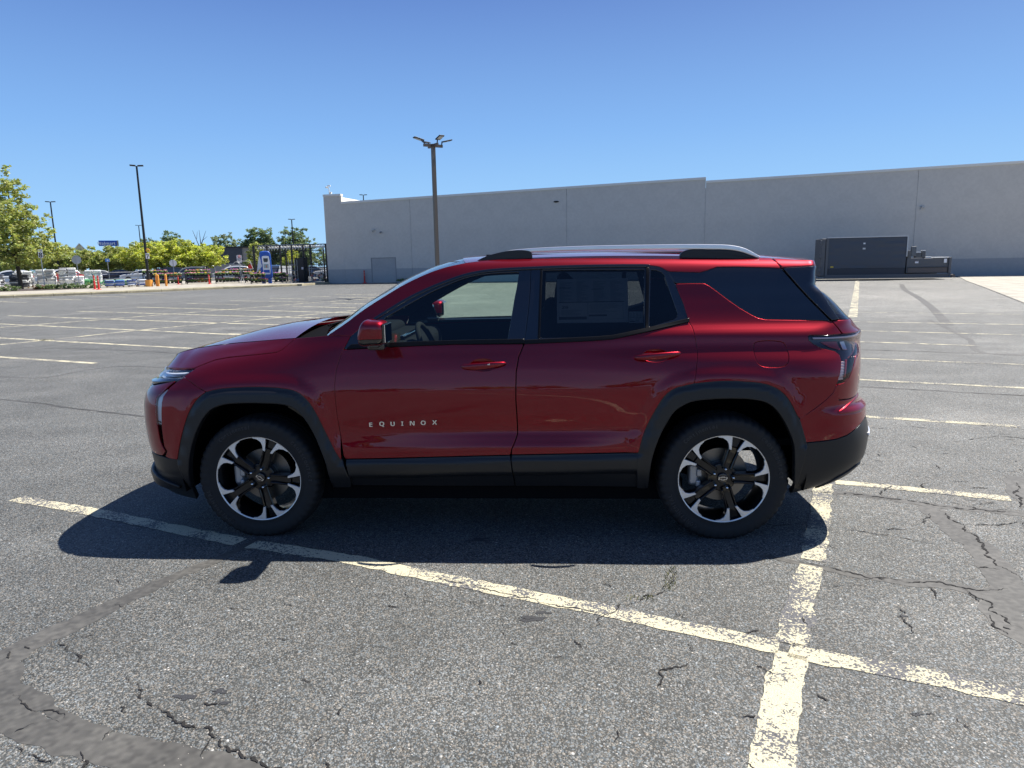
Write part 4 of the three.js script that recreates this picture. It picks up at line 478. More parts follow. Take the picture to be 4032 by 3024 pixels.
// wheels
function makeWheel(turn) {
  const w = new THREE.Group(); w.name = 'wheel'; const R = .2637, seg = 200;
  const prof2 = [[.258, .105], [.266, .110], [.275, .104], [.295, .113], [.325, .118], [.345, .114], [.352, .113], [.360, .104], [.3675, .092], [.3715, .07], [.373, .035], [.3725, .03], [.364, .029], [.364, .023], [.373, .022], [.3735, 0], [.373, -.022], [.364, -.023], [.364, -.029], [.3725, -.03], [.373, -.035], [.3715, -.07], [.3675, -.092], [.352, -.113], [.325, -.118], [.285, -.112], [.258, -.105]];
  { const pos = [], idx = [], m = prof2.length; for (let i = 0; i <= seg; i++) { const a = i / seg * 6.28318; for (let k = 0; k < m; k++) { let [r, z] = prof2[k]; if (r > .344 && Math.abs(z) > .06 && (i % 4) < 1) r -= .007; if (r > .3 && r < .353 && (i % 4) === 0 && Math.abs(z) > .1) z *= .985; const y = Math.max(r * Math.sin(a), -.3605); pos.push(r * Math.cos(a), y, z); } } for (let i = 0; i < seg; i++) for (let k = 0; k < m - 1; k++) { const p = i * m + k, q = p + m; idx.push(p, p + 1, q, q, p + 1, q + 1); } mesh('tyre', raw(pos, null, idx), rubber, w); }
  const arcText = (str, r, a0, size, da, dep) => { const out = []; [...str].forEach((ch, i) => { if (ch === ' ') return; const g = text(ch, size, dep); g.rotateZ(-i * da + a0 - Math.PI / 2); const a = a0 - i * da; g.translate(r * Math.cos(a), r * Math.sin(a), .114); out.push(g); }); return out; };
  mesh('sidewall_lettering', [...arcText('Continental', .318, 2.35 + turn, .022, .062, .004), ...arcText('CROSSCONTACT', .318, .85 + turn, .020, .072, .004), ...arcText('CONTINENTAL', .318, 4.2 + turn, .022, .075, .004)], letterRub, w);
  const bar3 = new THREE.LatheGeometry([[R, .100], [R - .004, .101], [R - .012, .096], [R - .018, .07], [R - .03, .03], [R - .034, -.06], [R - .012, -.10]].map((p) => new THREE.Vector2(p[0], p[1])), 90).rotateX(Math.PI / 2); mesh('barrel', bar3, blackAlloy, w);
  mesh('rim_lip', new THREE.LatheGeometry([[R + .001, .097], [R, .1025], [R - .003, .1045], [R * .962, .1035], [R * .955, .099]].map((p) => new THREE.Vector2(p[0], p[1])), 120).rotateX(Math.PI / 2), alloy, w);
  const pol = (r, d) => [r * R * Math.cos(d * Math.PI / 180), r * R * Math.sin(d * Math.PI / 180)];
  for (let k = 0; k < 5; k++) {
    const a = turn + k * Math.PI * 2 / 5;
    for (const s of [1, -1]) { const P = [[.985, 7.6], [.955, 8.2], [.85, 7.2], [.67, 5.2], [.68, 9.6], [.79, 11.8], [.865, 15], [.92, 20.5], [.942, 26], [.985, 28]].map(([r, d]) => pol(r, d * s)); mesh('spoke_face', extr(P, .012, .0015, 1).translate(0, 0, .0915).rotateZ(a), alloy, w); mesh('spoke_side', extr([[.99, 9], [.87, 8.6], [.70, 7.6], [.45, 9], [.26, 15], [.26, 26], [.45, 15], [.70, 10.4], [.80, 12.2], [.875, 15], [.93, 21], [.95, 27], [.99, 29]].map(([r, d]) => pol(r, d * s)), .05, .004, 1).translate(0, 0, .044).rotateZ(a), blackAlloy, w); }
    const web = []; { const st = [[.20, .085, .068], [.35, .088, .066], [.60, .085, .073], [.72, .085, .078], [.74, .09, .066], [.97, .125, .062]]; const pos = [], idx = []; st.forEach(([r, hw, z]) => { for (const v of [-1, -.72, 0, .72, 1]) pos.push(r * R, hw * R * v, z + (Math.abs(v) < .8 ? .008 : 0)); }); for (let i = 0; i < st.length - 1; i++) for (let j = 0; j < 4; j++) { const p = i * 5 + j; idx.push(p, p + 5, p + 1, p + 1, p + 5, p + 6); } web.push(raw(pos, null, idx).toNonIndexed()); web[0].computeVertexNormals(); } mesh('spoke', web[0].rotateZ(a), blackAlloy, w);
    const la = a + .1; mesh('lug_nut', (() => { const g = new THREE.CylinderGeometry(.0085, .010, .022, 6).rotateX(Math.PI / 2); const d = new THREE.SphereGeometry(.0086, 8, 5).translate(0, 0, .011); return merge([g, d]).translate(.058 * Math.cos(la), .058 * Math.sin(la), .084); })(), chrome, w);
  }
  mesh('hub', new THREE.LatheGeometry([[0, .066], [.078, .066], [.085, .055], [.085, .02]].map((p) => new THREE.Vector2(p[0], p[1])), 40).rotateX(Math.PI / 2), blackAlloy, w);
  mesh('centre_cap', new THREE.LatheGeometry([[0, .087], [.026, .086], [.0295, .082], [.031, .066]].map((p) => new THREE.Vector2(p[0], p[1])), 36).rotateX(Math.PI / 2), gloss, w);
  { const o = [[-.026, -.0065], [-.0085, -.0065], [-.0085, -.0105], [.0075, -.0105], [.0075, -.0065], [.0225, -.0065], [.026, .0065], [.0085, .0065], [.0085, .0105], [-.0075, .0105], [-.0075, .0065], [-.0225, .0065]], sc = (k, q = k) => o.map(([x, y]) => [x * k, y * q]); const sh = poly(o); sh.holes.push(new THREE.Path(rev(sc(.82, .66)).map((p) => new THREE.Vector2(p[0], p[1])))); const g = new THREE.ExtrudeGeometry(sh, { depth: .0025, bevelEnabled: false }).translate(0, 0, .0865); mesh('emblem', g.rotateZ(turn ? -.62 : 0), chrome, w); }
  mesh('brake_disc', [new THREE.CylinderGeometry(.158, .158, .022, 60).rotateX(Math.PI / 2).translate(0, 0, -.012), new THREE.CylinderGeometry(.082, .082, .05, 40).rotateX(Math.PI / 2).translate(0, 0, .005)], discMat, w);
  mesh('caliper', [rbx(.06, .13, .07, .02, -.155, .005, .0), rbx(.035, .05, .08, .012, -.125, .02, .008), rbx(.03, .04, .07, .01, -.13, -.045, .01)], caliper, w);
  mesh('axle_back', new THREE.CylinderGeometry(.10, .10, .03, 30).rotateX(Math.PI / 2).translate(0, 0, -.06), inner, w);
  return w;
}
const wheelF = makeWheel(-.07), wheelR = makeWheel(0);
for (const [src, x] of [[wheelF, 0], [wheelR, 2.73]]) for (const s of [1, -1]) { const c = s > 0 ? src : src.clone(); c.position.set(x, .3605, .80 * s); if (s < 0) c.rotation.y = Math.PI; car.add(c); }

// ---------------------------------------------------------------- retail building behind the lot
const stucco = (c) => std(c, .9, 0, { bumpMap: tex(256, (() => { const a = pnoise(256, 120, 31), b = pnoise(256, 40, 32); return (u, v) => { const k = a(u, v) * .6 + b(u, v) * .4; return [k, k, k]; }; })(), false), bumpScale: .006, map: tex(512, (() => { const a = pnoise(512, 5, 41), b = pnoise(512, 30, 42), c2 = pnoise(512, 200, 43); return (u, v) => { const g = .92 + .025 * (a(u, v) - .5) + .03 * (b(u, v) - .5) + .03 * (c2(u, v) - .5); return [g, g, g]; }; })()) });
const wallMat = stucco(lin(.66, .625, .565)), bandMat = stucco(lin(.46, .455, .44)), whiteMat = stucco(lin(.82, .81, .78)), metalGrey = std(lin(.34, .345, .345), .5, .1);
const WA = [-17.8, -55.2], WD = [.98530, .17081], wallTurn = -Math.atan2(WD[1], WD[0]);
const shop = thing('retail_building', 'long grey flat roofed store wall running behind the red SUV', 'building', [WA[0], 0, WA[1]], wallTurn);
const prism = (s0, s1, y0, ya, yb, z0, z1) => { const c = [[s0, y0], [s1, y0], [s1, yb], [s0, ya]]; const g = new THREE.ExtrudeGeometry(poly(c), { depth: z1 - z0, bevelEnabled: false }).translate(0, 0, z0), p = g.attributes.position, uv = g.attributes.uv; for (let i = 0; i < p.count; i++) uv.setXY(i, (p.getX(i) + p.getZ(i)) / 4, p.getY(i) / 4); return g; };
const topY = (s) => s < 31.15 ? lerp(6.62, 7.31, (s - 1.62) / 29.5) : lerp(7.05, 7.46, (s - 31.1) / 20.7);
{ const seams = [0, 1.62, 7.72, 20.7, 31.15, 45.4, 58.5, 72, 86], J = .012;
  for (let i = 0; i < seams.length - 1; i++) {
    const a = seams[i] + (i > 1 ? J : 0), b = seams[i + 1] - (i > 0 ? J : 0), ty = (s) => i === 0 ? 7.27 : topY(s);
    const w = mesh('wall_panel', prism(a, b, i === 0 ? 2.42 : 1.2, ty(a + .01), ty(b - .01), -.3, 0), wallMat, shop);
    if (i === 1) { for (const [x0, x1] of [[a, 4.03], [6.29, b]]) mesh('base_band', prism(x0, x1, 0, 1.2, 1.2, -.3, 0), bandMat, shop); w.geometry = merge([prism(a, b, 2.12, ty(a), ty(b), -.3, 0), prism(a, 4.03, 1.2, 2.12, 2.12, -.3, 0), prism(6.29, b, 1.2, 2.12, 2.12, -.3, 0)]); }
    else if (i === 0) { mesh('base_band', prism(0, 1.4, 0, 1.2, 1.2, -.3, -.02), bandMat, shop); mesh('infill_panel', [prism(0, 1.4, 1.2, 2.42, 2.42, -.3, -.02), prism(1.4, 1.61, 1.2, 2.42, 2.42, -.3, 0)], wallMat, shop); mesh('base_band', prism(1.4, 1.61, 0, 1.2, 1.2, -.3, 0), bandMat, shop); }
    else mesh('base_band', prism(a, b, 0, 1.2, 1.2, -.3, 0), bandMat, shop);
    mesh('coping', (() => { const g = prism(a - (i === 4 ? 0 : J), b + (i === 3 ? 0 : J), 0, ty(a + .02), ty(b - .02), 0, .40); const p = g.attributes.position; for (let k = 0; k < p.count; k++) if (p.getY(k) < .1) p.setY(k, ty(clamp(p.getX(k), a + .02, b - .02)) - .003); else p.setY(k, p.getY(k) + .165); return g.translate(0, 0, -.33); })(), whiteMatCoping(), shop);
  }
  mesh('joint_backing', prism(1.7, 86, 0, 6.4, 7.2, -.31, -.025), bandMat, shop);
  mesh('side_parapet', prism(0, .3, 0, 7.27, 7.27, -40, -.3), whiteMat, shop); mesh('side_coping', bx(.36, .16, 40, .15, 7.35, -20.3), whiteMatCoping(), shop); mesh('roof_deck', bx(86, .2, 60, 43, 5.9, -30.3), whiteMat, shop); mesh('back_wall', bx(86, 6, .3, 43, 3, -60.4), wallMat, shop); mesh('end_wall', bx(.3, 6, 60, 86, 3, -30.3), wallMat, shop);
  const d = new THREE.Group(); d.name = 'double_door'; shop.add(d);
  mesh('leaf', rbx(1.08, 2.02, .05, .008, 4.60, 1.02, -.10), metalGrey, d); mesh('leaf', rbx(1.08, 2.02, .05, .008, 5.72, 1.02, -.10), metalGrey, d); mesh('door_frame', [bx(.07, 2.12, .2, 4.065, 1.06, -.09), bx(.07, 2.12, .2, 6.255, 1.06, -.09), bx(2.26, .07, .2, 5.16, 2.085, -.09), bx(.03, 2.05, .04, 5.16, 1.02, -.08)], std(lin(.25, .255, .255), .5), d);
  for (const x of [4.62, 5.72]) mesh('door_notice', [bx(.28, .20, .006, x, 1.42, -.07)], std(lin(.75, .74, .72), .6), d); for (const x of [4.62, 5.72]) mesh('notice_header', bx(.28, .07, .004, x, 1.50, -.064), std(lin(.45, .06, .06), .6), d);
  mesh('door_sill', bx(2.2, .06, .25, 5.16, .03, -.02), concrete, d);
  mesh('oval_vent', new THREE.SphereGeometry(.5, 20, 8).scale(.44, .13, .16).translate(19.9, 6.12, .02), std(lin(.01, .01, .011), .6), shop);
  for (const [s, y] of [[4.42, 4.40], [45.8, 4.8]]) mesh('wall_lamp', [rbx(.2, .13, .16, .03, s, y, .12), bx(.06, .22, .1, s - .1, y - .08, .05)], std(lin(.45, .45, .44), .5, .3), shop); mesh('wall_camera', [rod([5.11, 4.25, 0], [5.11, 4.22, .2], .03), new THREE.SphereGeometry(.09, 12, 8).translate(5.11, 4.17, .2)], std(lin(.2, .2, .21), .4), shop);
  const rc = new THREE.Group(); rc.name = 'roof_camera'; shop.add(rc); mesh('mast', rod([.5, 7.4, -.15], [.5, 7.85, -.15], .035), whiteMat, rc); mesh('camera_head', [rbx(.14, .12, .34, .03, .34, 8.02, -.1), rbx(.26, .10, .12, .02, .52, 8.14, -.12), rod([.5, 7.85, -.15], [.42, 8.05, -.12], .03), rbx(.2, .16, .12, .02, .62, 7.56, -.15)], whiteMat, rc);
}
function whiteMatCoping() { return wallTrim ??= std(lin(.70, .68, .63), .6); }
var wallTrim;
// roof clutter seen far behind
// ---------------------------------------------------------------- trees
const leafMats = {};
const leafMat = (k) => leafMats[k] ??= phy(lin(...{ maple: [.33, .37, .075], lime: [.48, .52, .06], dark: [.16, .23, .075], grey: [.22, .28, .13] }[k]), { roughness: .9, transmission: .5, thickness: 0, vertexColors: true, side: THREE.DoubleSide });
const bark = std(lin(.06, .05, .042), .95);
function crownGeo(n, blobs, size, sd) { // leaf-sized faces in clumps through the crown's volume
  const pos = [], col = [], idx = [], nor = []; const v = new V3(), a = new V3(), b = new V3();
  let tot = 0; blobs.forEach((q) => tot += q[3] * q[4] * q[5]); const clumps = [];
  for (const [x, y, z, rx, ry, rz] of blobs) { const m = Math.max(4, Math.round(n / 26 * rx * ry * rz / tot)); for (let i = 0; i < m; i++) { v.set(rnd() * 2 - 1, rnd() * 2 - 1, rnd() * 2 - 1).normalize(); const r = Math.pow(rnd(), .38) * (.82 + .3 * rnd()); clumps.push([x + v.x * rx * r, y + v.y * ry * r, z + v.z * rz * r, rr(.75, 1.3)]); } }
  const per = Math.ceil(n / clumps.length);
  for (const [cx, cy, cz, t] of clumps) for (let i = 0; i < per; i++) {
    const s = size * rr(.6, 1.35), R = size * 2.4; v.set(cx + (rnd() + rnd() - 1) * R, cy + (rnd() + rnd() - 1) * R * .7, cz + (rnd() + rnd() - 1) * R);
    a.set(rr(-1, 1), rr(-.45, .45), rr(-1, 1)).normalize(); b.set(rr(-1, 1), rr(-.8, .8), rr(-1, 1)).normalize(); b.cross(a).normalize(); const k = pos.length / 3, w = s * .55;
    pos.push(v.x - a.x * s, v.y - a.y * s, v.z - a.z * s, v.x + b.x * w, v.y + b.y * w - s * .12, v.z + b.z * w, v.x + a.x * s, v.y + a.y * s, v.z + a.z * s, v.x - b.x * w, v.y - b.y * w - s * .12, v.z - b.z * w); idx.push(k, k + 1, k + 2, k, k + 2, k + 3);
    const g = t * rr(.72, 1.28), y = rr(.85, 1.15); for (let m = 0; m < 4; m++) col.push(g * y, g, g * .9);
  }
  const g = raw(pos, null, idx); g.setAttribute('color', new THREE.Float32BufferAttribute(col, 3)); return g;
}
function limbs(base, topY_, r, spread, n) { const out = [rod([0, base, 0], [rr(-.05, .05) * topY_, topY_ * .5, rr(-.05, .05) * topY_], r, r * .7, 10), rod([0, topY_ * .48, 0], [0, topY_ * .92, 0], r * .7, r * .15, 8)]; for (let i = 0; i < n; i++) { const a = i * 2.4 + rnd(), y = topY_ * rr(.22, .65), L = spread * rr(.55, 1); out.push(rod([0, y, 0], [Math.cos(a) * L, y + L * rr(.35, .9), Math.sin(a) * L], r * .33, r * .07, 6)); } return out; }
function tree(name, label, pos, { h, w, trunk, kind, n, size, blobs, tr = .12 * w / 3 }, group) {
  const t = thing(name, label, 'tree', pos, rnd() * 6, group); mesh('trunk', limbs(-.05, h * .9, tr, w * .6, 9), bark, t);
  const B = blobs ?? [[0, lerp(trunk, h, .42), 0, w, (h - trunk) * .42, w], [w * .25, lerp(trunk, h, .72), 0, w * .62, (h - trunk) * .3, w * .62], [-w * .3, lerp(trunk, h, .35), w * .3, w * .6, (h - trunk) * .28, w * .6], [w * .3, lerp(trunk, h, .28), -w * .3, w * .62, (h - trunk) * .25, w * .62]];
  mesh('crown', crownGeo(n, B, size), leafMat(kind), t); return t;
}
tree('maple_tree', 'tall open crowned maple beside the number 8 post, nearest tree', [-40.6, .13, -48.9], { h: 9.6, w: 3.2, trunk: 1.5, kind: 'maple', n: 13500, size: .13, tr: .17, blobs: [[0, 3.3, 0, 3.2, 1.6, 3.2], [-.6, 5.4, .4, 2.5, 1.7, 2.5], [.6, 4.6, -.3, 2.4, 1.4, 2.4], [0, 7.3, 0, 1.5, 1.6, 1.5], [.1, 9.0, 0, .6, 1.1, .6], [-.9, 7.9, .2, .5, .8, .5], [1.0, 7.6, .1, .5, .7, .5], [1.4, 3.0, 1.2, 1.9, .9, 1.9], [-1.6, 3.2, -1, 1.8, 1.0, 1.8], [-1.9, 6.4, .2, .9, .9, .9], [1.4, 6.3, -.8, .9, .8, .9]] });
const G1 = 'yellow-green trees along the far car park', G2 = 'distant dark green trees on the skyline';
[['lime_tree', 'round yellow-green tree just right of the tall pole with the 7 plate', -47.6, -77, 4.6, 2.3, 'lime'], ['lime_tree', 'wide yellow-green tree behind the white octagonal sign back', -45.3, -77.9, 4.75, 2.5, 'lime'], ['lime_tree', 'largest of the yellow-green trees, middle of the row', -43.0, -79.2, 5.0, 2.6, 'lime'], ['lime_tree', 'yellow-green tree nearest the dark grey building', -40.9, -80, 4.3, 2.4, 'lime'], ['maple_tree', 'leafy green tree below the blue roadside store sign', -53.0, -80, 4.3, 2.3, 'maple'], ['maple_tree', 'bushy green tree right of the gabled building', -54.8, -78.5, 4.1, 2.3, 'maple'], ['maple_tree', 'bushy green tree in front of the gabled building', -57.5, -78, 4.2, 2.5, 'maple'], ['maple_tree', 'low green tree between the store sign and the tall pole', -50.2, -79.4, 4.2, 2.0, 'maple'], ['maple_tree', 'green tree behind the tall maple, left edge of the lot', -61, -76, 4.6, 2.8, 'maple']].forEach(([nm, l, x, z, h, w, k]) => tree(nm, l, [x, 0, z], { h: h * 1.03, w, trunk: 1.45, kind: k, n: 5600, size: .15 }, G1));
tree('sapling', 'small young tree in front of the pale corner of the grey building', [-32.5, .13, -75], { h: 4.2, w: 1.3, trunk: 1.1, kind: 'maple', n: 2200, size: .13 });
tree('sapling', 'small leafy tree inside the garden cage by the blue standee', [-28.2, .13, -74], { h: 3.3, w: 1.0, trunk: .7, kind: 'lime', n: 1800, size: .13 });
[['broad dark tree on the skyline right behind the number 7 pole', -78.5, -133.5, 7.6, 3.8], ['tall pointed dark tree on the skyline left of the bare tree', -75.6, -135, 9.0, 2.6], ['low dark tree just left of the bare tree', -73.4, -136.5, 7.4, 2.4], ['airy grey-green tree left part of the pair above the grey building', -67.4, -139.4, 8.6, 2.1], ['airy grey-green tree right part of the pair above the grey building', -65.2, -140.3, 8.4, 2.1], ['tall dark poplar left of the trees behind the cage', -61.3, -142, 9.8, 1.9], ['tall dark poplar second from left behind the cage', -59.2, -142.8, 9.9, 2.0], ['broad dark tree in the middle behind the cage', -55.6, -144.3, 9.7, 2.9], ['dark tree nearest the store wall behind the cage', -52.2, -145.6, 9.6, 2.2], ['small dark tree at the left foot of the trees behind the cage', -63, -141.5, 7.3, 1.7], ['dark tree left of the gabled building', -104, -142, 6.4, 3], ['round dark tree right of the gabled building', -96.5, -147, 6.0, 3.4], ['dark tree below the blue store sign', -104, -165, 6.6, 3.4], ['dark tree far left beyond the tall maple', -112, -138, 6.5, 4]].forEach(([l, x, z, h, w], i) => tree('dark_tree', l, [x, 0, z], { h: h * 1.03, w: w * 1.2, trunk: .6, kind: i === 3 || i === 4 ? 'grey' : 'dark', n: i === 3 || i === 4 ? 3600 : 7500, size: .2 }, G2));
{ const t = thing('bare_tree', 'bare leafless tree above the yellow-green crowns', 'tree', [-71, 0, -137.6]); const out = [rod([0, 0, 0], [.2, 6.5, 0], .22, .12), rod([.1, 5, 0], [-1.1, 9.0, .4], .1, .03), rod([.2, 6, 0], [.1, 9.1, 0], .1, .02), rod([.2, 6, 0], [1.5, 8.9, 0], .1, .02), rod([.7, 7, 0], [1.9, 7.8, .3], .05, .015), rod([-.6, 7.3, 0], [-.3, 8.8, 0], .05, .015)]; mesh('trunk', out, bark, t); }
// woods closing the horizon left of the store, one mass
{ const B = []; for (let i = 0; i < 46; i++) B.push([-190 + i * 4.2, 2.4 + rr(-.4, 1.2), -205 + i * .4 + rr(-6, 6), 4.5, 2.7, 3]); const m = mesh('far_woods', crownGeo(15000, B, .36), leafMat('dark')); tag(m, 'low dark line of woods along the far horizon', 'woods'); m.userData.kind = 'stuff'; }
// what the car side mirrors: a tree line behind the photographer, with cars along it
{ const G = 'trees behind the photographer'; for (let i = 0; i < 15; i++) tree('roadside_tree', 'tree in the row behind the photographer, mirrored in the car side', [-62 + i * 9 + rr(-2, 2), 0, 74 + rr(-4, 6)], { h: rr(5.5, 8.5), w: rr(3.6, 4.8), trunk: 1.0, kind: i % 3 ? 'dark' : 'maple', n: 2600, size: .3 }, G); }

// ---------------------------------------------------------------- lamp posts and signs
const bronze = std(lin(.16, .125, .095), .5, .35), darkMetal = std(lin(.018, .018, .02), .5, .3), galv = std(lin(.40, .41, .42), .42, .7), orangeM = std(lin(.72, .30, .05), .65), redPl = std(lin(.60, .035, .03), .55), whiteP = std(lin(.80, .80, .80), .5), blackP = std(lin(.012, .012, .013), .5), blueP = std(lin(.02, .09, .42), .45), ledMat = std(lin(.5, .5, .48), .35);
{ const p = thing('lamp_post', 'bronze square lamp post with four tilted heads behind the car bonnet', 'lamp post', [-4.12, 0, -30.3], .62);
  mesh('pole', bx(.165, 7.15, .165, 0, 3.575, 0), bronze, p); mesh('pole_base', [cyl(.3, .3, .75, 20)], concrete, p); mesh('cross_arm', [bx(1.0, .13, .10, 0, 7.18, 0), bx(.10, .13, 1.0, 0, 7.18, 0), bx(.2, .16, .2, 0, 7.17, 0)], bronze, p);
  [[1, 0], [-1, 0], [0, 1], [0, -1]].forEach(([a, b]) => { const h = new THREE.Group(); h.name = 'lamp_head'; h.position.set(a * .48, 7.28, b * .48); h.rotation.y = Math.atan2(-b, a); p.add(h); const head = rbx(.50, .055, .27, .02, .28, 0, 0); head.rotateZ(.24).translate(.0, .10, 0); mesh('housing', [head, rod([-.02, -.04, 0], [.02, .13, 0], .03)], darkMetal, h); const l = bx(.34, .012, .2, .32, -.034, 0); l.rotateZ(.24).translate(0, .10, 0); mesh('lamp_lens', l, ledMat, h); }); }
function tallPole(label, x, z, h, r, hw, turn, plinth) { const p = thing('lamp_post', label, 'lamp post', [x, plinth ? .13 : 0, z], turn, 'tall dark lamp posts'); mesh('pole', rod([0, 0, 0], [0, h, 0], r, r * .6, 10), darkMetal, p); for (const s of [-1, 1]) { const g = rbx(hw, .09, .34, .03, s * (hw * .5 + .06), 0, 0); mesh('lamp_head', g.rotateZ(s * .06).translate(0, h + .02, 0), darkMetal, p); } return p; }
{ const p = tallPole('tall dark lamp post on an orange plinth with a number 7 plate', -30.7, -49.95, 9.3, .115, .42, .5, true); mesh('plinth', cyl(.27, .27, .56, 24), orangeM, p); const pl = new THREE.Group(); pl.name = 'row_plate'; pl.rotation.y = .1; p.add(pl); mesh('plate', rbx(.26, .42, .02, .005, .09, 2.43, .14), whiteP, pl); mesh('numeral', text('7', .3, .01).translate(.09, 2.40, .152), blackP, pl); mesh('ring', new THREE.TorusGeometry(.11, .03, 8, 20).translate(.16, 2.87, .12), orangeM, p); }
tallPole('dark lamp post rising out of the tall maple', -57, -76, 9.4, .11, .45, .4); tallPole('thin distant lamp post just left of the number 7 post', -75.3, -123.8, 9.4, .12, .5, .3); tallPole('distant lamp post above the garden cage', -36.75, -98.2, 8.2, .12, .42, .6); tallPole('lamp post top showing over the store parapet', -26.8, -101.4, 11.7, .12, .5, .3);
const post = (p, h, x = 0) => mesh('post', bx(.06, h, .05, x, h / 2, 0), galv, p);
const octo = (r) => Array.from({ length: 8 }, (_, i) => [r * Math.cos((i + .5) * Math.PI / 4), r * Math.sin((i + .5) * Math.PI / 4)]);
{ const p = thing('row_sign', 'white sign with a black 8 on a grey post under the maple', 'sign', [-37.55, .13, -47.45], .55); post(p, 2.95); mesh('plate', rbx(.30, .62, .012, .005, 0, 2.72, .035), whiteP, p); mesh('numeral', text('8', .36, .006).translate(0, 2.62, .043), blackP, p); mesh('row_text', text('ROW', .08, .006).translate(0, 2.93, .043), blackP, p); }
{ const p = thing('stop_sign', 'grey back of an octagonal sign beside the green bag stacks', 'sign', [-37.9, .13, -51.95], .55); post(p, 2.6); mesh('plate', extr(octo(.37), .012).translate(0, 2.28, -.05), galv, p); }
{ const p = thing('stop_sign', 'bright white back of an octagonal sign among the flower tables', 'sign', [-33.7, .13, -59.25], .5); post(p, 2.2); mesh('plate', extr(octo(.33), .012).translate(0, 1.90, -.05), whiteP, p); }
{ const p = thing('stop_sign', 'small red stop sign beyond the white pickup', 'sign', [-62, 0, -91], .55); post(p, 2.9); mesh('plate', extr(octo(.42), .02).translate(0, 2.5, .03), std(lin(.42, .03, .035), .5), p); mesh('legend', text('STOP', .22, .01).translate(0, 2.5, .055), whiteP, p); }
{ const p = thing('no_parking_sign', 'white restriction sign with a red ring by the ladder carts', 'sign', [-26.8, .13, -58.0], .4); post(p, 2.5); mesh('plate', rbx(.42, .66, .015, .005, 0, 2.14, .035), whiteP, p); mesh('ring', new THREE.TorusGeometry(.09, .025, 8, 24).translate(0, 2.33, .05), redPl, p); mesh('legend', [text('NO', .10, .006).translate(-.06, 2.13, .045), text('TRUCKS', .06, .006).translate(0, 2.01, .045), bx(.05, .12, .006, .13, 2.14, .046)], blackP, p); const q = thing('stop_sign', 'red round sign low behind the ladder carts', 'sign', [-27.6, .13, -62], .4); post(q, 1.6); mesh('plate', extr(octo(.24), .012).translate(0, 1.42, .04), redPl, q); }
[[-57.4, -83, 2.35, 'blue accessible parking sign left of the number 7 post, smallest'], [-48.3, -72, 2.55, 'blue accessible parking sign nearest the number 7 post on its left'], [-47.5, -80, 1.95, 'blue accessible parking sign right of the number 7 post']].forEach(([x, z, y, l]) => { const p = thing('parking_sign', l, 'sign', [x, 0, z], .5, 'blue parking signs'); post(p, y + .2); mesh('plate', rbx(.42, .32, .02, .01, 0, y, .04), std(lin(.06, .22, .62), .5), p); mesh('symbol', [new THREE.TorusGeometry(.06, .016, 6, 16).translate(0, y - .03, .055), bx(.03, .13, .01, -.02, y + .05, .055)], whiteP, p); });
{ const p = thing('pylon_sign', 'blue roadside store sign on a dark pole above the trees', 'sign', [-107, 0, -163.2], .58); mesh('pole', rod([.4, 0, 0], [.4, 7.2, 0], .2), darkMetal, p); mesh('panel', rbx(4.1, 1.3, .5, .05, 0, 7.75, 0), blueP, p); mesh('lettering', text('Walmart', .66, .03).translate(-.45, 7.72, .26), whiteP, p); mesh('spark', Array.from({ length: 6 }, (_, i) => { const a = i * Math.PI / 3 + .52; return bar([1.3 + .07 * Math.cos(a), 7.75 + .07 * Math.sin(a), .27], [1.3 + .2 * Math.cos(a), 7.75 + .2 * Math.sin(a), .27], .06, .03); }), std(lin(.75, .45, .05), .5), p); mesh('edge', bx(.35, 1.3, .52, 2.0, 7.75, .0), std(lin(.3, .29, .27), .6), p); }
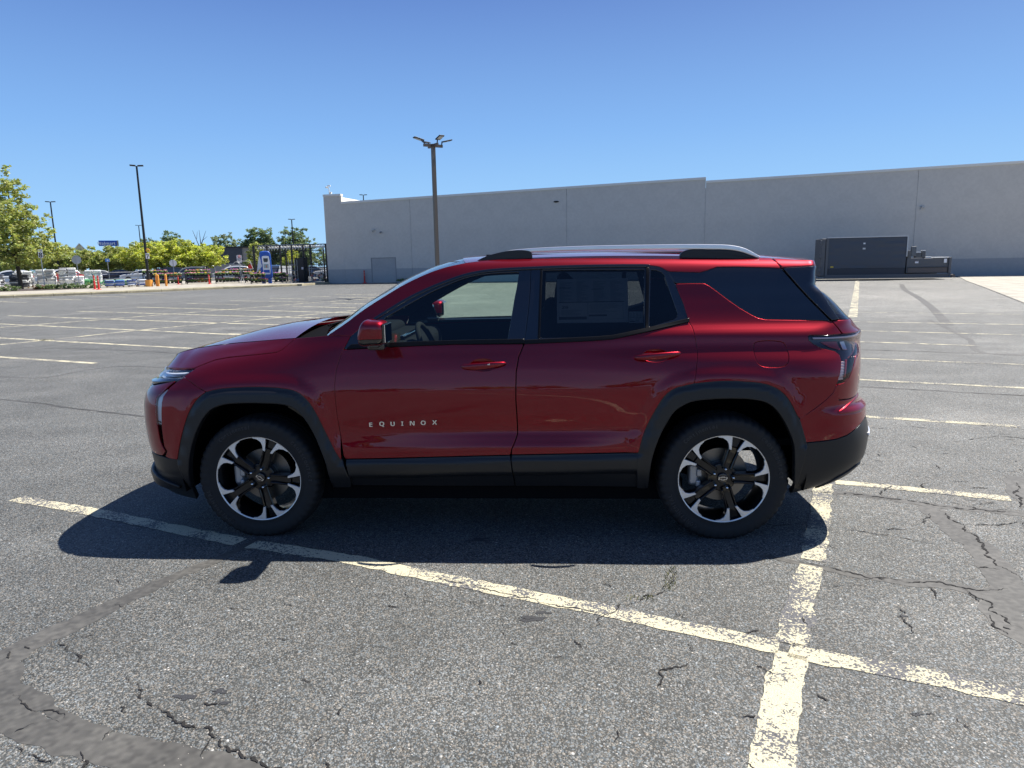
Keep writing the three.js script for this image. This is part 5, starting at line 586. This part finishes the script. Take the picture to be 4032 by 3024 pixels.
// ---------------------------------------------------------------- compactor container by the wall
{ const steel = std(lin(.055, .065, .085), .42, .25, { bumpMap: tex(256, (() => { const a = pnoise(256, 9, 61), b = pnoise(256, 40, 62); return (u, v) => { const k = a(u, v) * .8 + b(u, v) * .2; return [k, k, k]; }; })(), false), bumpScale: .02 }), steel2 = std(lin(.11, .112, .118), .55, .2), rust = std(lin(.13, .11, .10), .85), lite = std(lin(.55, .56, .56), .5);
  const c = thing('trash_compactor', 'dark blue-grey compactor container standing against the store wall', 'container', [18.95, 0, -42.1], wallTurn);
  const D = 2.3; mesh('container_body', [rbx(4.55, 1.95, D, .04, 2.46, 1.70, -D / 2)], steel, c); mesh('lower_panel', rbx(4.50, .47, D - .04, .03, 2.47, .55, -D / 2), std(lin(.030, .036, .05), .45, .25), c);
  mesh('corner_post', rbx(.16, 2.45, .14, .02, .12, 1.45, -.02), steel2, c); mesh('bottom_rail', [bx(7.2, .17, .16, 3.62, .27, .02), bx(7.2, .17, .16, 3.62, .27, -D)], steel2, c); mesh('sunlit_top_rail', [bx(4.65, .05, .09, 2.43, 2.70, .02), bx(.05, 1.25, .06, 4.755, 2.06, .02)], lite, c);  // pale top rail: sunlight on the container's upper edge put into its colour
  mesh('rear_door', rbx(.26, 2.38, D, .04, -.10, 1.46, -D / 2), steel2, c); for (const y of [.68, 1.55, 2.42]) mesh('hinge', [rbx(.12, .24, .14, .02, -.27, y, .02), rod([-.33, y - .12, .04], [-.33, y + .12, .04], .03)], steel2, c);
  mesh('compactor_body', rbx(2.45, .92, D - .1, .03, 6.02, .86, -D / 2), steel2, c); mesh('side_panel', bx(2.2, .30, .03, 5.98, .58, .0), rust, c); mesh('panel_edge', [bx(2.3, .03, .05, 5.98, .745, .01), bx(2.3, .03, .05, 5.98, .415, .01), bx(.03, .33, .05, 7.12, .58, .01)], std(lin(.03, .03, .032), .6), c); mesh('end_post', rbx(.14, 1.1, .14, .02, 7.22, .80, -.02), steel2, c); mesh('chute_lid', [rbx(.9, .05, D, .02, 6.75, 1.34, -D / 2), rbx(.35, .09, .6, .02, 6.05, 1.36, -.5)], lite, c);
  mesh('control_box', rbx(.28, .6, .2, .03, 5.18, 1.75, -.2), std(lin(.12, .13, .14), .5), c); mesh('power_unit', [rbx(.34, .32, .4, .03, 5.45, 1.5, -.3), rbx(.22, .42, .35, .03, 5.75, 1.55, -.3), rbx(.2, .5, .5, .03, 4.93, 1.55, -.3)], std(lin(.10, .10, .10), .6), c); mesh('unit_cap', [rbx(.3, .05, .35, .01, 5.45, 1.68, -.3), rbx(.2, .05, .3, .01, 5.75, 1.78, -.3)], lite, c); mesh('roller', cyl(.10, .10, .3, 14).rotateX(Math.PI / 2).translate(7.35, .22, .1), rust, c);
  const dec = (n, x, y, w, h, m) => mesh(n, bx(w, h, .008, x, y, .012), m, c); dec('decal', 2.28, 2.30, .12, .09, whiteP); dec('decal', 2.28, 1.98, .16, .10, lite); dec('warning_label', 5.35, 1.08, .2, .13, whiteP); dec('warning_header', 5.35, 1.12, .2, .04, redPl); dec('warning_label', 6.95, 1.14, .16, .24, whiteP); dec('decal', .45, .86, .18, .09, std(lin(.6, .42, .04), .6)); }
// ---------------------------------------------------------------- low things by the wall and the kerb
function cone(label, x, z, h, y = 0) { const c = thing('traffic_delineator', label, 'delineator', [x, y, z], 0, 'orange-red marker posts'); mesh('tube', [rod([0, .05, 0], [0, h, 0], .075, .05, 12), rod([0, h, 0], [0, h + .05, 0], .03, .03, 8)], redPl, c); mesh('base', cyl(.19, .16, .06, 8), redPl, c); mesh('band', [cyl(.072, .069, .08, 12, 0, h * .62, 0), cyl(.068, .064, .08, 12, 0, h * .8, 0)], std(lin(.62, .2, .16), .5), c); }
cone('red marker post left of the grey double door', -14.43, -54.4, 1.05); cone('left one of two red marker posts beside the blue bag rack', -32.1, -45.3, .98, .13); cone('right one of two red marker posts beside the blue bag rack', -31.0, -44.1, .98, .13); cone('red marker post right of the three orange bollards', -31.6, -56, .9, .13); cone('red marker post in the middle of the flower tables', -28.1, -54.65, .8, .13);
[['left one of the two paired orange bollards', -30.28, -50.35], ['right one of the two paired orange bollards', -30.06, -50.18], ['single orange bollard right of the pair', -29.62, -50.55]].forEach(([l, x, z]) => { const b = thing('bollard', l, 'bollard', [x, .13, z], 0, 'orange bollards'); mesh('tube', cyl(.085, .085, .88, 14), orangeM, b); mesh('cap', new THREE.SphereGeometry(.085, 14, 6, 0, 6.3, 0, 1.57).translate(0, .88, 0), orangeM, b); });
function bush(name, label, x, z, L, h, d, mat, turn, n) { const b = thing(name, label, 'shrub', [x, .13, z], turn); const B = []; for (let i = 0; i < 9; i++) B.push([lerp(-L, L, i / 8) * .5, h * .42, rr(-.1, .1), L / 10, h * .5, d]); mesh('foliage', crownGeo(n, B, .06), mat, b); mesh('stem', [rod([0, -.05, 0], [0, h * .6, 0], .03), rod([-L * .3, -.05, 0], [-L * .3, h * .6, 0], .03), rod([L * .3, -.05, 0], [L * .3, h * .6, 0], .03)], bark, b); }
bush('low_hedge', 'low dark hedge left of the maple trunk', -38.6, -43.2, 3.2, .55, .5, leafMat('dark'), .75, 2200); bush('low_hedge', 'long low hedge between the number 8 post and the marker posts', -35.6, -47.3, 3.6, .45, .4, leafMat('dark'), .72, 2600); bush('low_hedge', 'reddish low hedge just right of the number 8 post', -37.0, -46.6, 1.2, .38, .35, phy(lin(.22, .11, .045), { roughness: .9, transmission: .2, thickness: 0, vertexColors: true }), .72, 900); bush('grass_clump', 'tuft of grass at the store wall right of the double door', -10.7, -53.6, 1.3, .22, .2, leafMat('dark'), wallTurn, 500);
{ const m = structure(slab([[-43, -38.5], [-35.2, -44.6], [-33.6, -47.2], [-36.5, -49.5], [-43, -46]], .1, .16, 'mulch_bed', std(lin(.06, .045, .04), .95))); m.userData.label = 'brown mulch bed under the maple'; }

// ---------------------------------------------------------------- garden stock: bag stacks, racks, flowers, cage
function bagGeo(w, h, d, s) { const g = new RoundedBoxGeometry(w, h, d, 3, Math.min(w, h, d) * .42), p = g.attributes.position; for (let i = 0; i < p.count; i++) { const x = p.getX(i) / w, z = p.getZ(i) / d; p.setY(i, p.getY(i) + h * .28 * (noise(x * 4 + s, z * 4, s) - .5) - h * .12 * (Math.abs(x) > .38 ? 1 : 0)); } g.computeVertexNormals(); return g; }
const bagShapes = [1, 2, 3, 4].map((s) => bagGeo(.62, .125, .42, s));
function bagStack(label, x, z, layers, nx, nz, mats, y0 = .13, turn = .6) {
  const t = thing('bag_stack', label, 'bag stack', [x, y0, z], turn, 'pallets of bagged soil'); mesh('pallet', [bx(nx * .62, .025, nz * .42, 0, .125, 0), ...[-1, 0, 1].map((k) => bx(.09, .11, nz * .42, k * (nx * .31 - .05), .055, 0))], std(lin(.32, .24, .15), .9), t);
  for (let l = 0; l < layers; l++) for (let i = 0; i < nx; i++) for (let k = 0; k < nz; k++) { if (k && k < nz - 1 && l < layers - 1 && i && i < nx - 1) continue; const b = mesh('bag', bagShapes[(l + i + k) % 4], mats[Math.floor(hash(l, i * 7 + k, 3 + x | 0) * mats.length)], t); b.position.set((i - (nx - 1) / 2) * .62 + (hash(l, i, k) - .5) * .16, .20 + l * .115, (k - (nz - 1) / 2) * .42 + (hash(i, l, k + 5) - .5) * .16); b.rotation.y = (hash(l, k, i) - .5) * .4; }
}
const bw_ = [std(lin(.82, .82, .80), .45), std(lin(.74, .75, .76), .45), std(lin(.42, .43, .46), .5)], bg_ = [std(lin(.10, .36, .14), .5), std(lin(.55, .68, .55), .5), std(lin(.05, .25, .10), .5)], bb_ = [std(lin(.08, .18, .46), .5), std(lin(.55, .60, .68), .5), std(lin(.05, .08, .22), .5)], bk_ = [std(lin(.05, .05, .06), .5), std(lin(.10, .11, .14), .5), std(lin(.6, .6, .6), .5)];
bagStack('pallet of white bags at the left edge of the picture', -44.6, -50.6, 10, 2, 2, bw_); bagStack('pallet of dark wrapped bags just left of the maple trunk', -42.5, -51.2, 9, 2, 2, bk_); bagStack('pallet of white bags just left of the maple trunk, behind', -44, -53.6, 11, 2, 2, bw_); bagStack('tall pallet of white bags between the maple and the number 8 post', -41.4, -52.9, 12, 2, 3, bw_); bagStack('tall pallet of white bags right behind the number 8 post', -40.0, -53.6, 13, 2, 2, bw_); bagStack('low front pallet of white bags right of the number 8 post', -38.6, -52.4, 7, 2, 2, bw_);
bagStack('half pallet of grey and white bags at the far left behind', -46.5, -53.5, 9, 2, 2, [...bw_, ...bk_]); bagStack('mixed dark and white bag pallet directly behind the maple trunk', -42.6, -54.6, 12, 2, 2, [...bw_, ...bk_]); bagStack('pallet of white bags behind the low front pallet', -38.9, -55.3, 11, 2, 2, bw_);
bagStack('green bag pallet left of the grey octagonal sign', -38.9, -54.9, 4, 2, 2, bg_); bagStack('green bag pallet right of the grey octagonal sign', -37.0, -54.3, 3, 3, 2, bg_); bagStack('green bag pallet behind the two red marker posts', -34.2, -51.6, 4, 3, 2, bg_);
bagStack('blue bag pallet at the left end of the metal rack', -33.3, -49.6, 4, 2, 2, bb_); bagStack('blue bag pallet at the right end of the metal rack', -32.1, -50.6, 4, 2, 2, bb_);
const frameOf = (p, segs, r, m) => mesh('frame', segs.map(([a, b]) => rod(a, b, r, r, 6)), m, p);
{ const p = thing('metal_rack', 'grey tubular rack around the blue bag pallets', 'rack', [-32.5, .13, -49.0], .62); const W = 1.35, H = 1.2; frameOf(p, [[[-W, 0, 0], [-W, H, 0]], [[W, 0, 0], [W, H, 0]], [[-W, H, 0], [W, H, 0]], [[-W, .7, 0], [W, .7, 0]], [[-W, .35, 0], [W, .35, 0]], [[-W, H, 0], [-W, H, -1]], [[W, H, 0], [W, H, -1]], [[-W, H, -1], [W, H, -1]], [[W, 0, -1], [W, H, -1]], [[-W, 0, -1], [-W, H, -1]]], .025, galv); }
const petals = [[.62, .20, .24], [.72, .52, .08], [.70, .28, .40], [.65, .60, .50], [.50, .10, .30], [.75, .35, .10], [.30, .10, .34]].map((c) => std(lin(...c), .8)), greenL = std(lin(.10, .17, .045), .85), potM = [std(lin(.012, .012, .014), .6), std(lin(.30, .12, .06), .8)];
const plantG = [0, 1, 2].map((s) => { const o = []; for (let i = 0; i < 34; i++) { const r = .035 + rnd() * .03, a = rnd() * 6.28, R = rnd() * .17, g = new THREE.OctahedronGeometry(r, 0); g.rotateX(rnd() * 6).rotateZ(rnd() * 6); o.push(g.translate(Math.cos(a) * R, .12 + rnd() * .13, Math.sin(a) * R)); } return merge(o); }), bloomG = [0, 1, 2].map(() => { const o = []; for (let i = 0; i < 12; i++) { const a = rnd() * 6.28, R = rnd() * .17, g = new THREE.OctahedronGeometry(.028 + rnd() * .02, 0); o.push(g.translate(Math.cos(a) * R, .22 + rnd() * .09, Math.sin(a) * R)); } return merge(o); }), potG = cyl(.10, .14, .13, 10);
function plantAt(label, x, y, z, c, group) { const p = thing('potted_flower', label, 'flower pot', [x, y, z], rnd() * 6, group); mesh('pot', potG, potM[c % 5 === 0 ? 1 : 0], p); mesh('foliage', plantG[c % 3], greenL, p).userData.kind = 'stuff'; if (c % 4 !== 3) mesh('bloom', bloomG[c % 3], petals[c % petals.length], p).userData.kind = 'stuff'; }
const colName = ['pink', 'yellow', 'rose', 'pale', 'magenta', 'orange', 'purple'];
function table(label, x, z, L, turn, where, sd, top = .72) {
  const t = thing('display_table', label, 'table', [x, .13, z], turn, 'flower display tables'); mesh('table_top', bx(L, .04, .75, 0, top - .02, 0), blackP, t); mesh('lower_shelf', bx(L, .03, .7, 0, .16, 0), blackP, t); for (const a of [-1, 1]) for (const b of [-1, 1]) mesh('leg', bx(.05, top - .04, .05, a * (L / 2 - .05), (top - .04) / 2, b * .32), blackP, t);
  const c = Math.cos(turn), s = Math.sin(turn), n = Math.round(L / .3); for (let i = 0; i < n; i++) for (const row of [0, 1]) for (const lv of [0, 1]) { if (lv && row) continue; const u = (i + .5) / n * L - L / 2, w = row ? -.18 : .18, k = (i * 5 + row * 3 + sd + lv * 2) % 21; plantAt(k % 4 === 3 ? `leafy ${row ? 'back' : lv ? 'shelf' : 'front'} pot on the table ${where}, ${['first', 'second', 'third', 'fourth', 'fifth', 'sixth', 'seventh'][i]} from left` : `${colName[k % 7]} ${row ? 'back' : lv ? 'shelf' : 'front'} flowers on the table ${where}, ${['first', 'second', 'third', 'fourth', 'fifth', 'sixth', 'seventh'][i]} from left`, x + u * c + w * s, .13 + (lv ? .175 : top), z - u * s + w * c, k, 'potted flowers on the display tables'); }
}
table('black flower table behind the orange bollards', -31.5, -54.2, 2.2, .5, 'behind the orange bollards', 1); table('black flower table between the two red marker posts', -29.6, -55.8, 2.0, .45, 'between the two marker posts', 4); table('black flower table left of the ladder cart', -27.4, -56.6, 2.0, .42, 'left of the ladder cart', 2); table('black flower table behind the ladder cart', -25.2, -57.4, 1.8, .4, 'behind the ladder cart', 9); table('low black flower table in front of the blue standee', -22.9, -52.6, 1.2, .38, 'in front of the blue standee', 1, .62); table('low black flower table left of the black kiosk', -21.4, -53.6, 1.0, .38, 'left of the black kiosk', 6, .62);
table('tall black plant table behind the bollard table, left end', -33.6, -55.9, 2.0, .5, 'farthest back left', 7, .98); table('tall black plant table behind the marker post table', -30.9, -58.2, 2.2, .45, 'farthest back middle', 11, .95); table('tall black plant table behind the ladder cart tables', -28.0, -59.4, 2.2, .42, 'farthest back right', 3, .95);
{ const p = thing('ladder_cart', 'grey A frame ladder cart among the flower tables', 'ladder cart', [-23.85, .13, -52.75], .42), g = std(lin(.45, .45, .44), .5, .4); frameOf(p, [[[-.55, 0, .25], [-.4, .78, 0]], [[-.25, 0, .25], [-.4, .78, 0]], [[.75, 0, .25], [.42, .95, 0]], [[.35, 0, .0], [.42, .95, 0]], [[-.4, .78, 0], [.42, .78, 0]], [[-.5, 1.24, 0], [.5, 1.24, 0]], [[-.4, .78, 0], [-.4, 1.24, 0]], [[-.5, 1.24, 0], [-.62, 1.9, -.2]], [[.5, 1.24, 0], [.3, 1.9, -.2]], [[-.62, 1.9, -.2], [.3, 1.9, -.2]]], .022, g); mesh('hoop', new THREE.TorusGeometry(.3, .018, 6, 24, Math.PI).translate(-.75, 1.55, -.1), g, p); }
for (const [x, z, l] of [[-29.3, -58.2, 'curved metal plant hanger behind the flower tables, left one'], [-27.9, -58.6, 'curved metal plant hanger behind the flower tables, right one']]) { const p = thing('plant_hanger', l, 'hanger', [x, .13, z], .4, 'plant hangers'); mesh('rod', tubeOf([[.2, 0, 0], [.12, .9, 0], [-.02, 1.55, 0], [-.14, 1.62, 0], [-.2, 1.5, 0]], .022, 20, 6), galv, p); }
// garden cage continuing the store wall to the left
{ const p = thing('garden_cage', 'black steel mesh cage joining the left end of the store', 'fence', [WA[0], .13, WA[1]], wallTurn); const S = [-7.08, -5.76, -4.5, -3.38, -2.28, -1.6, -.1]; S.forEach((s, i) => mesh('post', bx(i === 0 || i === 6 ? .16 : .10, 3.25, .12, s, 1.625, -.1), blackP, p)); mesh('rail', [bx(7.0, .06, .06, -3.6, 3.22, -.1), bx(7.0, .05, .05, -3.6, 2.72, -.1), bx(7.0, .05, .05, -3.6, 1.25, -.1), bx(7.0, .05, .05, -3.6, .12, -.1)], blackP, p);
  const wires = []; for (let s = -7.0; s < -.1; s += .11) wires.push(bx(.012, 2.65, .012, s, 1.4, -.1)); mesh('mesh_wires', wires, blackP, p).userData.kind = 'stuff'; const back = []; for (const s of [-6.9, -5, -3, -1]) back.push(bx(.10, 3.1, .1, s, 1.55, -5)); for (let s = -7.0; s < -.1; s += .2) back.push(bx(.012, 3, .012, s, 1.5, -5)); back.push(bx(7, .08, .08, -3.6, 3.1, -5), bx(7, .06, .06, -3.6, 1.5, -5)); mesh('back_fence', back, blackP, p);
  const tr = []; for (let s = -6.9; s < -.4; s += .30) { tr.push(bar([s, 3.0, -.5], [s + .15, 3.24, -.5], .035)); tr.push(bar([s + .15, 3.24, -.5], [s + .30, 3.0, -.5], .035)); tr.push(bar([s, 2.85, -2.6], [s + .15, 3.12, -2.6], .035)); } tr.push(bx(6.7, .05, .05, -3.6, 3.26, -.5), bx(6.7, .05, .05, -3.6, 2.98, -.5), bx(6.7, .05, .05, -3.6, 3.1, -2.6)); mesh('roof_truss', tr, std(lin(.72, .72, .70), .5), p);
  for (let k = 0; k < 7; k++) { const n = mesh('shade_cloth', bx(.8, .015, 1.3, -6.3 + k * .95, 3.02 + .03 * (k % 2), -3.2), std(lin(.6, .6, .58), .8), p); n.rotation.x = .05; }
}
{ const p = thing('inflatable_standee', 'tall blue standing display with a white picture panel by the cage', 'display', [-22.6, .13, -53.7], .38); const o = spl([[-.42, .45], [-.46, 1.2], [-.45, 2.2], [-.40, 2.62], [-.1, 2.70], [.28, 2.68], [.40, 2.55], [.46, 1.6], [.48, .6], [.44, .42]], 4); mesh('panel', extr(o, .26, .09, 3).translate(0, 0, -.13), blueP, p); mesh('foot', [rbx(.3, .45, .3, .06, -.25, .22, 0), rbx(.3, .45, .3, .06, .25, .22, 0)], blueP, p); mesh('picture_panel', extr(spl([[-.22, .78], [-.24, 1.4], [-.26, 2.22], [-.22, 2.28], [.24, 2.28], [.30, 2.2], [.34, .9], [.30, .78]], 3), .02).translate(0, 0, .125), whiteP, p); mesh('print', [bx(.36, .22, .006, .02, 2.0, .15), bx(.3, .1, .006, .02, 1.84, .15)], std(lin(.05, .06, .06), .5), p); mesh('print_lower', bx(.38, .34, .006, .03, 1.46, .15), std(lin(.30, .40, .42), .5), p); mesh('print_spot', bx(.07, .2, .006, .05, 1.44, .156), std(lin(.6, .14, .05), .5), p); mesh('badge', rbx(.46, .24, .012, .004, .05, 1.03, .15), blueP, p); mesh('banner_flap', raw([-.5, 2.3, .1, -.42, 2.2, .1, -.3, 1.45, .22, -.75, .95, .2], null, [0, 3, 1, 1, 3, 2]), std(lin(.62, .65, .68), .6, 0, { side: THREE.DoubleSide }), p); }
{ const p = thing('kiosk', 'tall black cabinet standing inside the garden cage', 'cabinet', [-20.45, .13, -55.1], wallTurn); mesh('cabinet', rbx(.82, 2.02, .7, .05, 0, 1.02, -.75), blackP, p); mesh('notice', bx(.18, .2, .008, .28, 1.22, -.395), std(lin(.7, .6, .58), .6), p); mesh('header', rbx(.84, .1, .72, .03, 0, 2.06, -.75), blackP, p); }
[['grey rolling rack in front of the black kiosk', -20.75, -54.7, .55, 1.95], ['low grey rolling rack of small goods at the cage end by the wall', -18.75, -54.6, 1.0, 1.5]].forEach(([l, x, z, w, h]) => { const p = thing('rolling_rack', l, 'rack', [x, .13, z], wallTurn, 'rolling racks'); const s = [[[-w / 2, 0, 0], [-w / 2, h, 0]], [[w / 2, 0, 0], [w / 2, h, 0]], [[-w / 2, 0, -.4], [-w / 2, h, -.4]], [[w / 2, 0, -.4], [w / 2, h, -.4]]]; for (let y = .12; y < h; y += h / 4.2) { s.push([[-w / 2, y, 0], [w / 2, y, 0]], [[-w / 2, y, -.4], [w / 2, y, -.4]], [[-w / 2, y, 0], [-w / 2, y, -.4]], [[w / 2, y, 0], [w / 2, y, -.4]]); } frameOf(p, s, .02, galv);
  for (let k = 0; k < (w > .8 ? 9 : 3); k++) { const m = mesh('carton', rbx(.16, .16, .2, .02, -w / 2 + .14 + (k % 4) * .24, .24 + Math.floor(k / 4) * h / 4.2, -.2), [std(lin(.5, .4, .3), .8), std(lin(.55, .2, .15), .8), std(lin(.15, .2, .3), .8)][k % 3], p); } });
for (let k = 0; k < 14; k++) { const s = -6.6 + (k % 7) * .95, row = k < 7 ? -1.2 : -2.4; plantAt(`leafy stock plant inside the cage, ${['left end', 'left', 'left of centre', 'centre', 'right of centre', 'right', 'right end'][k % 7]} of the ${row > -2 ? 'front' : 'rear'} row`, WA[0] + s * WD[0] - row * WD[1] * -1 * -1, .13 + (k % 3) * .22, WA[1] + s * WD[1] + row * WD[0], k * 3, 'stock plants inside the cage'); }
// ---------------------------------------------------------------- buildings far behind
{ const b = thing('grey_building', 'low dark grey building with a pale brick corner behind the cage', 'building', [-50.6, 0, -103.6], .43); const dk = stucco(lin(.11, .11, .12)), pale = stucco(lin(.50, .44, .38)); mesh('dark_wall', bx(6.6, 4.55, 8, 0, 2.27, -4), dk, b); mesh('pale_wall', bx(4.2, 4.5, 7.9, 5.4, 2.25, -4.2), pale, b); mesh('roof_trim', bx(11, .16, 8.4, 2.1, 4.62, -4), blackP, b); mesh('white_pilaster', bx(.35, 4.3, .3, -3.5, 2.15, .1), whiteP, b); mesh('door', bx(.9, 2.1, .06, 1.6, 1.05, .02), metalGrey, b); mesh('wall_light', rbx(.2, .3, .15, .03, .7, 2.9, .08), blackP, b); mesh('lower_wall', bx(6.4, 2.0, .1, 0.0, 1.0, .04), pale, b); }
{ const b = thing('brick_building', 'small dark brick roof block showing between the trees', 'building', [-66, 0, -129], .45); mesh('wall', bx(3.0, 5.5, 5, 0, 2.75, -2.5), std(lin(.09, .07, .06), .9), b); mesh('roof_trim', bx(3.2, .2, 5.2, 0, 5.6, -2.5), blackP, b); }
{ const b = thing('gabled_building', 'cream gabled entrance with white roof above the far trees', 'building', [-100.6, 0, -143.2], .6); mesh('gable_wall', extr([[-.8, 0], [.8, 0], [.8, 6.0], [0, 6.95], [-.8, 6.0]], 3).translate(0, 0, -3), std(lin(.80, .72, .45), .8), b); mesh('roof', [bar([-.95, 5.98, -1.4], [0, 7.12, -1.4], .14, 3.4), bar([.95, 5.98, -1.4], [0, 7.12, -1.4], .14, 3.4)], whiteP, b); mesh('arch', new THREE.TorusGeometry(.5, .06, 8, 20, Math.PI).translate(0, 5.4, .03), std(lin(.3, .27, .2), .8), b); mesh('beam', bx(1.7, .12, .1, 0, 5.4, .04), std(lin(.3, .27, .2), .8), b); }
// ---------------------------------------------------------------- parked cars beyond the garden area
const carGlass = phy(lin(.02, .025, .03), { roughness: .06, clearcoat: 1 }), tyreM = std(lin(.015, .015, .016), .8), lampM = std(lin(.7, .7, .68), .3), tailM = std(lin(.4, .02, .02), .3);
function smallCar(sedan) {
  const low = [[-2.25, .35], [-2.3, .62], [-2.18, .82], [-1.25, .98], [1.6, 1.02], [2.2, .98], [2.28, .7], [2.22, .35]], up = sedan ? [[-1.2, .96], [-.45, 1.40], [.7, 1.44], [1.5, 1.02]] : [[-1.25, .96], [-.55, 1.55], [1.5, 1.62], [2.0, 1.4], [2.2, 1.0]];
  const taper = (g, y0, y1, k, W) => { const p = g.attributes.position; for (let i = 0; i < p.count; i++) { const y = p.getY(i), t = clamp((y - y0) / (y1 - y0), 0, 1); let z = p.getZ(i) - W / 2; z *= 1 - k * t; const e = Math.abs(p.getX(i)); if (e > 1.7) z *= 1 - .12 * (e - 1.7) / .55; p.setZ(i, z); } g.computeVertexNormals(); return g; };
  return { body: taper(extr(spl(low, 5), 1.82, .08, 3), .3, 1.02, .03, 1.82), roof: taper(extr(spl(up, 5), 1.66, .07, 3), .98, 1.6, .2, 1.66), win: taper(extr(spl(up.map(([x, y]) => [x * .93 + .03, y < 1.1 ? y + .06 : y - .11]), 5), 1.675, .02, 1), .98, 1.6, .195, 1.675), sedan };
}
const carKinds = [smallCar(false), smallCar(true)], wheelG = new THREE.CylinderGeometry(.34, .34, .24, 20).rotateX(Math.PI / 2), hubG = new THREE.CylinderGeometry(.2, .2, .25, 10).rotateX(Math.PI / 2);
function parked(label, kind, c, x, z, turn, cat = 'car', group = 'cars in the far car park') { const k = carKinds[kind], p = thing('parked_car', label, cat, [x, 0, z], turn, group), m = phy(lin(...c), { roughness: .35, metalness: .2, clearcoat: 1, clearcoatRoughness: .05 }); mesh('body', k.body, m, p); mesh('cabin', k.roof, m, p); mesh('windows', k.win, carGlass, p); for (const a of [-1.38, 1.4]) for (const b of [-.8, .8]) { const w = mesh('wheel', wheelG, tyreM, p); w.position.set(a, .34, b); const h = mesh('hub', hubG, galv, w); h.position.z = 0; } for (const b of [-.65, .65]) { mesh('headlight', rbx(.12, .14, .36, .03, -2.2, .74, b), lampM, p); mesh('tail_light', rbx(.1, .2, .3, .03, 2.22, .88, b), tailM, p); } return p; }
const WH = [.72, .73, .74], BK = [.012, .013, .015], GY = [.18, .19, .2], SV = [.42, .43, .44], BL = [.03, .06, .16], RD = [.35, .02, .02], DB = [.02, .03, .06];
[['white SUV seen side on right of the white bag pallets', 0, WH, -55.4, -73.7, .55], ['small red car low beside the white SUV', 1, RD, -51.7, -69.6, .9], ['silver car behind the grey octagonal sign', 1, SV, -51.3, -74.6, .5], ['dark blue car behind the red stop sign', 1, DB, -49.3, -75.4, .5], ['white sedan behind the two red marker posts', 1, WH, -46.8, -75.8, .5], ['black SUV behind the left end of the blue bag rack', 0, BK, -44.1, -76.4, .5], ['dark grey SUV just left of the number 7 post', 0, GY, -41.8, -77.2, .5], ['black car just right of the number 7 post', 1, BK, -39.8, -76.4, 2.0], ['white car below the white octagonal sign', 0, WH, -37.8, -79.9, .45], ['black car right of the white octagonal sign', 1, BK, -35.2, -80.3, .45], ['silver car between the plant hangers', 1, SV, -33.3, -79.5, .45], ['dark SUV seen end on left of the pale SUV', 0, DB, -30.4, -74.6, 1.9], ['pale silver SUV seen end on behind the flower tables', 0, SV, -28.5, -73.3, 1.95], ['black car behind the ladder cart', 1, BK, -26.4, -75.0, .4], ['white car right behind the ladder cart', 1, WH, -23.8, -75.4, .4], ['white car seen through the garden cage', 0, WH, -19.8, -69.6, .4], ['white pickup roofed car at the far left behind the bags', 0, WH, -59.5, -71.3, .6], ['dark car at the far left behind the bags', 1, BK, -62.8, -68.0, .6], ['white car between the black SUV and the grey SUV, farther back', 1, WH, -46.8, -83.6, .45]].forEach((a) => parked(...a));
[[-22, 33, WH, 0], [-9, 38, BK, 0], [2, 36, SV, 1], [11, 40, BL, 0], [19, 34, WH, 1], [28, 38, GY, 0]].forEach(([x, z, c, k], i) => parked(['white SUV parked behind the photographer, leftmost', 'black SUV parked behind the photographer', 'silver sedan parked behind the photographer', 'blue SUV parked behind the photographer', 'white sedan parked behind the photographer', 'grey SUV parked behind the photographer, rightmost'][i], k, c, x, z, 1.5 + i * .05, 'car', 'cars behind the photographer'));

renderer.render(scene, camera);
